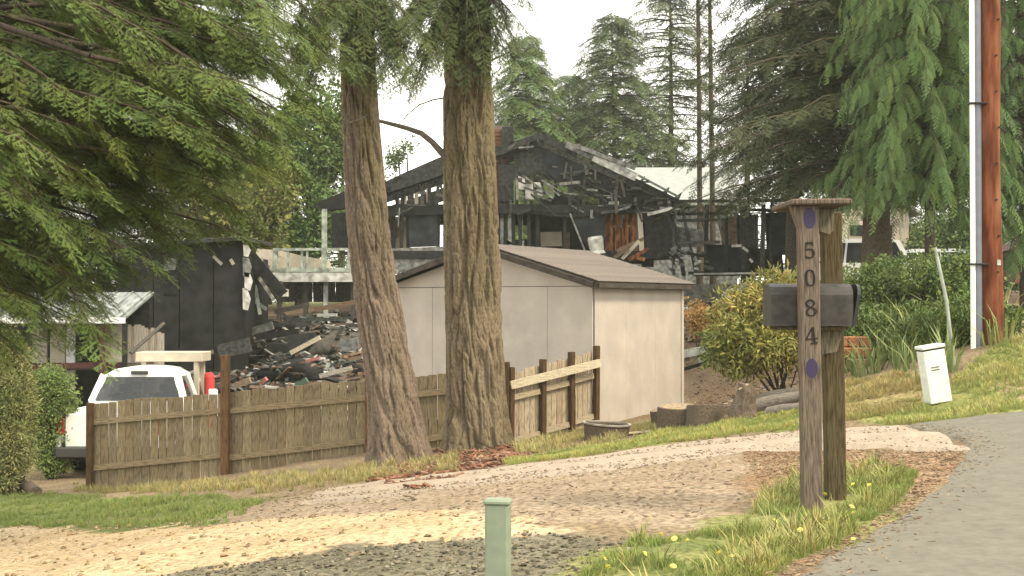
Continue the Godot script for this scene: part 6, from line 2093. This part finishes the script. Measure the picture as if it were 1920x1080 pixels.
	# boards on the slope right of the shed
	for q in [[1280, 664, 1325, 655, 26.5, 0.16, M.offwhite, "white board lying behind the shed's far corner"], [1276, 694, 1324, 680, 26.0, 0.07, M.char1, "dark thin beam on the ground behind the shed"], [1350, 556, 1400, 532, 30.0, 0.1, M.offwhite, "pale board leaning above the rhododendron"], [1362, 562, 1384, 544, 29.6, 0.1, M.rail_pale, "yellowish board leaning beside the pale one"]]:
		var a := at(q[0], q[1], q[4]); var e := at(q[2], q[3], q[4] + 0.2)
		a.y = maxf(a.y, H(a.x, a.z) + 0.04); e.y = maxf(e.y, H(e.x, e.z) + 0.04)
		var n := plank("leaning_board", self, a, e, q[5], 0.05, q[6])
		n.name = uniq("leaning_board")
		tag(n, q[7], "board", "boards behind the shed")

# ------------------------------------------------------------------ grass, gravel, litter
func scatter(poly: PackedVector2Array, n: int, r: RandomNumberGenerator) -> Array:
	var bb := Rect2(poly[0], Vector2.ZERO)
	for q in poly: bb = bb.expand(q)
	var out := []
	var tries := 0
	while out.size() < n and tries < n * 12:
		tries += 1
		var p := bb.position + Vector2(r.randf(), r.randf()) * bb.size
		if Geometry2D.is_point_in_polygon(p, poly) and not Geometry2D.is_point_in_polygon(p, P_ROAD):
			out.append(p)
	return out
func tufts(n: String, label: String, poly: PackedVector2Array, count: int, h0: float, h1: float, c0: Color, c1: Color, mesh: String, sd: int, clump := -0.25, skip_drive := true):
	var r := RandomNumberGenerator.new()
	r.seed = sd
	var xf := []; var cl := []
	for p in scatter(poly, count, r):
		if skip_drive and Geometry2D.is_point_in_polygon(p, P_DRIVE): continue
		var q := nz.get_noise_2d(p.x * 110.0 + sd, p.y * 110.0)
		if q < clump: continue
		var h := lerpf(h0, h1, r.randf()) * (1.0 + q * 0.8)
		xf.append(Transform3D(Basis(Vector3.UP, r.randf() * TAU).scaled_local(Vector3(h * r.randf_range(0.8, 1.3), h, h * r.randf_range(0.8, 1.3))), Vector3(p.x, H(p.x, p.y) + micro(p.x, p.y) - 0.01, p.y)))
		cl.append(tone(c0.lerp(c1, clampf(r.randf() * 0.7 + q, 0, 1)), r, 0.18))
	var o := multi(n, T[mesh], M.grass, xf, cl)
	tag(o, label, "grass", "", "stuff")
func pebbles(n: String, label: String, poly: PackedVector2Array, count: int, s0: float, s1: float, cols: Array, sd: int, mesh: Mesh, flat := 0.6, lift := 0.0):
	var r := RandomNumberGenerator.new()
	r.seed = sd
	var xf := []; var cl := []
	for p in scatter(poly, count, r):
		var s := lerpf(s0, s1, pow(r.randf(), 3.0))
		var b := Basis.from_euler(Vector3(r.randf_range(-0.4, 0.4), r.randf() * TAU, r.randf_range(-0.4, 0.4)))
		xf.append(Transform3D(b.scaled_local(Vector3(s * r.randf_range(0.8, 1.5), s * flat, s)), Vector3(p.x, H(p.x, p.y) + micro(p.x, p.y) * (1.0 if lift == 0.0 else 0.0) + s * 0.2 + lift, p.y)))
		cl.append(tone(cols[r.randi() % cols.size()], r, 0.3))
	var o := multi(n, mesh, M.stone, xf, cl)
	tag(o, label, "ground litter", "", "stuff")
func build_ground_cover():
	var ga := Color(0.17, 0.215, 0.06); var gb := Color(0.31, 0.315, 0.11)
	var verge := gpoly([[1060, 1250], [1085, 1080], [1190, 1010], [1390, 983], [1440, 930], [1520, 890], [1640, 868], [1720, 885], [1690, 930], [1630, 972], [1550, 1018], [1450, 1072], [1330, 1140], [1240, 1250]])
	tufts("grass", "weedy green grass round the mailbox posts", verge, 6500, 0.03, 0.085, ga, gb, "tuft", 1, -0.25)
	tufts("tall_grass", "taller wild grass stalks round the mailbox posts", verge, 550, 0.08, 0.19, ga, Color(0.33, 0.29, 0.12), "tuft_wild", 2, 0.0)
	var strip := gpoly([[940, 862], [1100, 842], [1250, 812], [1380, 788], [1520, 766], [1520, 806], [1380, 819], [1250, 834], [1100, 854], [960, 872]])
	tufts("grass", "short green grass strip along the driveway edge", strip, 5200, 0.04, 0.085, Color(0.21, 0.25, 0.075), Color(0.36, 0.33, 0.11), "tuft", 3, -0.35)
	var bank := gpoly([[1590, 788], [1660, 765], [1750, 738], [1810, 690], [1870, 645], [1960, 628], [2100, 620], [2100, 760], [1960, 764], [1860, 775], [1740, 793]])
	tufts("grass", "yellow green grass on the right bank", bank, 5200, 0.04, 0.11, Color(0.21, 0.25, 0.07), Color(0.39, 0.36, 0.14), "tuft", 4, -0.3)
	var wild := gpoly([[1560, 690], [1600, 640], [1680, 620], [1860, 610], [1900, 640], [1800, 690], [1740, 720], [1600, 720]])
	tufts("tall_weeds", "tall arching weeds along the foot of the right bank shrubs", wild, 420, 0.25, 0.75, Color(0.1, 0.14, 0.045), Color(0.24, 0.26, 0.1), "tuft_wild", 21, -0.1)
	var dry := gpoly([[1560, 718], [1745, 702], [1760, 750], [1640, 786], [1560, 792]])
	tufts("grass", "dry straw coloured grass left of the white pedestal", dry, 2200, 0.05, 0.12, Color(0.27, 0.23, 0.09), Color(0.4, 0.32, 0.15), "tuft", 5, -0.3)
	var lawn := gpoly([[-200, 930], [100, 925], [500, 935], [420, 985], [0, 990], [-200, 985]])
	tufts("grass", "green lawn patch at the lower left edge", lawn, 4200, 0.04, 0.09, ga, Color(0.18, 0.21, 0.07), "tuft", 6, -0.4)
	var shedfoot := gpoly([[960, 832], [1110, 806], [1280, 782], [1290, 798], [1110, 836], [970, 856]])
	tufts("grass", "dry grass along the foot of the shed and fence", shedfoot, 1500, 0.05, 0.14, Color(0.28, 0.24, 0.1), Color(0.36, 0.32, 0.14), "tuft", 7, -0.2)
	var leftfoot := gpoly([[140, 905], [500, 895], [860, 850], [860, 880], [500, 925], [140, 925]])
	tufts("grass", "dry grass along the foot of the long board fence", leftfoot, 2200, 0.05, 0.14, Color(0.25, 0.22, 0.09), Color(0.33, 0.29, 0.13), "tuft", 8, -0.15)
	var slope := gpoly([[-50, 850], [170, 846], [170, 870], [-50, 900]])
	tufts("grass", "dry yellow grass beside the white truck", slope, 900, 0.04, 0.1, Color(0.3, 0.26, 0.1), Color(0.36, 0.3, 0.13), "tuft", 9, -0.2)
	var rk := rock_mesh(Vector3.ONE * 0.5, 3.0, 0.7)
	var gravel := gpoly([[0, 1160], [250, 1085], [640, 1034], [1000, 998], [1200, 1005], [1140, 1080], [1100, 1250], [0, 1350]])
	pebbles("gravel", "grey gravel of the dark verge", gravel, 6500, 0.005, 0.026, [Color(0.15, 0.13, 0.085), Color(0.2, 0.17, 0.12), Color(0.26, 0.225, 0.16), Color(0.1, 0.085, 0.058)], 11, rk)
	var sand := gpoly([[-100, 985], [1000, 980], [1000, 1005], [600, 1042], [250, 1085], [-100, 1160]])
	pebbles("pebbles", "small clods on the pale sandy ground", sand, 1100, 0.006, 0.035, [Color(0.4, 0.29, 0.165), Color(0.46, 0.34, 0.2), Color(0.3, 0.21, 0.115)], 12, rk)
	pebbles("gravel", "small stones on the dirt driveway", P_DRIVE, 2600, 0.005, 0.022, [Color(0.33, 0.26, 0.19), Color(0.38, 0.3, 0.22), Color(0.26, 0.2, 0.15)], 13, rk, 0.6, 0.012)
	# needle litter and bark bits along the road edge and the driveway mouth
	var chip := MB.new()
	chip.box(Transform3D.IDENTITY, Vector3(1.6, 0.25, 0.4))
	var cm := chip.mesh()
	var litter := gpoly([[1390, 850], [1600, 842], [1800, 846], [1812, 862], [1760, 920], [1690, 966], [1600, 1020], [1520, 1064], [1420, 1112], [1330, 1160], [1280, 1160], [1460, 1068], [1560, 1014], [1640, 968], [1700, 925], [1730, 885], [1560, 890], [1440, 935]])
	pebbles("litter", "orange brown fir litter along the road edge", litter, 9000, 0.004, 0.026, [Color(0.25, 0.155, 0.085), Color(0.31, 0.2, 0.12), Color(0.16, 0.1, 0.06), Color(0.36, 0.26, 0.16)], 14, cm, 0.6)
	var duff := gpoly([[690, 900], [790, 852], [860, 835], [960, 828], [1010, 850], [900, 880], [780, 920]])
	pebbles("litter", "reddish bark litter at the feet of the two firs", duff, 4200, 0.015, 0.09, [Color(0.2, 0.085, 0.05), Color(0.28, 0.14, 0.085), Color(0.12, 0.06, 0.04), Color(0.33, 0.2, 0.13)], 15, cm, 0.7)
	var yard := gpoly([[960, 840], [1100, 820], [1500, 770], [1700, 700], [1740, 780], [1500, 806], [1440, 850], [1400, 960], [1000, 985], [500, 980], [400, 930], [900, 890]])
	pebbles("litter", "scattered twigs and chips over the yard ground", yard, 6500, 0.005, 0.03, [Color(0.22, 0.15, 0.09), Color(0.32, 0.25, 0.15), Color(0.13, 0.09, 0.06)], 16, cm, 0.5)
	var slope2 := gpoly([[1285, 790], [1300, 690], [1400, 640], [1520, 650], [1520, 770], [1400, 790]])
	pebbles("litter", "leaf litter under the rhododendron", slope2, 3000, 0.012, 0.06, [Color(0.22, 0.15, 0.09), Color(0.3, 0.21, 0.14), Color(0.13, 0.085, 0.06), Color(0.4, 0.34, 0.26)], 17, cm, 0.5)
	var re := RandomNumberGenerator.new()
	re.seed = 44
	var exf := []; var ecl := []
	var edge := resample(road_L, 240)
	for i in 1500:
		var q0: Vector3 = edge[re.randi() % 239]
		var off := absf(re.randfn()) * 0.13
		var s := lerpf(0.004, 0.024, pow(re.randf(), 2.5))
		var px := q0.x + off + re.randf_range(-0.05, 0.05)
		var pz := q0.z + off * 0.4 + re.randf_range(-0.1, 0.1)
		exf.append(Transform3D(Basis.from_euler(Vector3(re.randf_range(-0.3, 0.3), re.randf() * TAU, re.randf_range(-0.3, 0.3))).scaled_local(Vector3(s * 1.2, s * 0.5, s)), Vector3(px, H(px, pz) + 0.024, pz)))
		ecl.append(tone([Color(0.25, 0.16, 0.09), Color(0.16, 0.1, 0.065), Color(0.33, 0.24, 0.15)][re.randi() % 3], re, 0.3))
	tag(multi("litter", cm, M.stone, exf, ecl), "brown needle litter spilt onto the asphalt edge", "ground litter", "", "stuff")
	# dandelions
	var r := RandomNumberGenerator.new()
	r.seed = 5
	var fm := MB.new()
	for k in 12:
		var a := TAU * k / 12.0
		var rr := 0.017
		fm.tri(Vector3.ZERO, Vector3(cos(a - 0.2) * rr, 0.006, sin(a - 0.2) * rr), Vector3(cos(a + 0.2) * rr, 0.004, sin(a + 0.2) * rr), Vector3.UP)
		fm.tri(Vector3(0, 0.005, 0), Vector3(cos(a) * rr * 0.6, 0.012, sin(a) * rr * 0.6), Vector3(cos(a + 0.5) * rr * 0.6, 0.011, sin(a + 0.5) * rr * 0.6), Vector3.UP)
	var fmesh := fm.mesh()
	for q in [[1240, 1016], [1265, 1022], [1290, 1024], [1205, 1050], [1130, 1062], [1350, 1052], [1260, 1072], [1560, 955], [1575, 972], [1600, 968], [1595, 955], [1550, 985], [1450, 980], [1600, 1016], [1372, 1060], [1140, 1074], [1545, 930], [1600, 912], [1630, 920], [1500, 1000]]:
		var b := gnd(q[0], q[1] + 14)
		var t := thing("dandelion", "small yellow dandelion in the verge grass", "flower", b, r.randf() * TAU, "dandelions in the verge grass")
		var hh := r.randf_range(0.04, 0.08)
		var sm := MB.new()
		sm.tube([Vector3(0, -0.02, 0), Vector3(0.006, hh * 0.5, 0), Vector3(0.0, hh, 0.004)], [0.0025, 0.002, 0.002], 5, false)
		part("stalk", sm.mesh(), M.stalk, t)
		part("flower_head", fmesh, M.petal, t, Transform3D(Basis.from_euler(Vector3(r.randf_range(0.2, 0.7), 0, r.randf_range(-0.3, 0.3))), Vector3(0, hh, 0.004)))
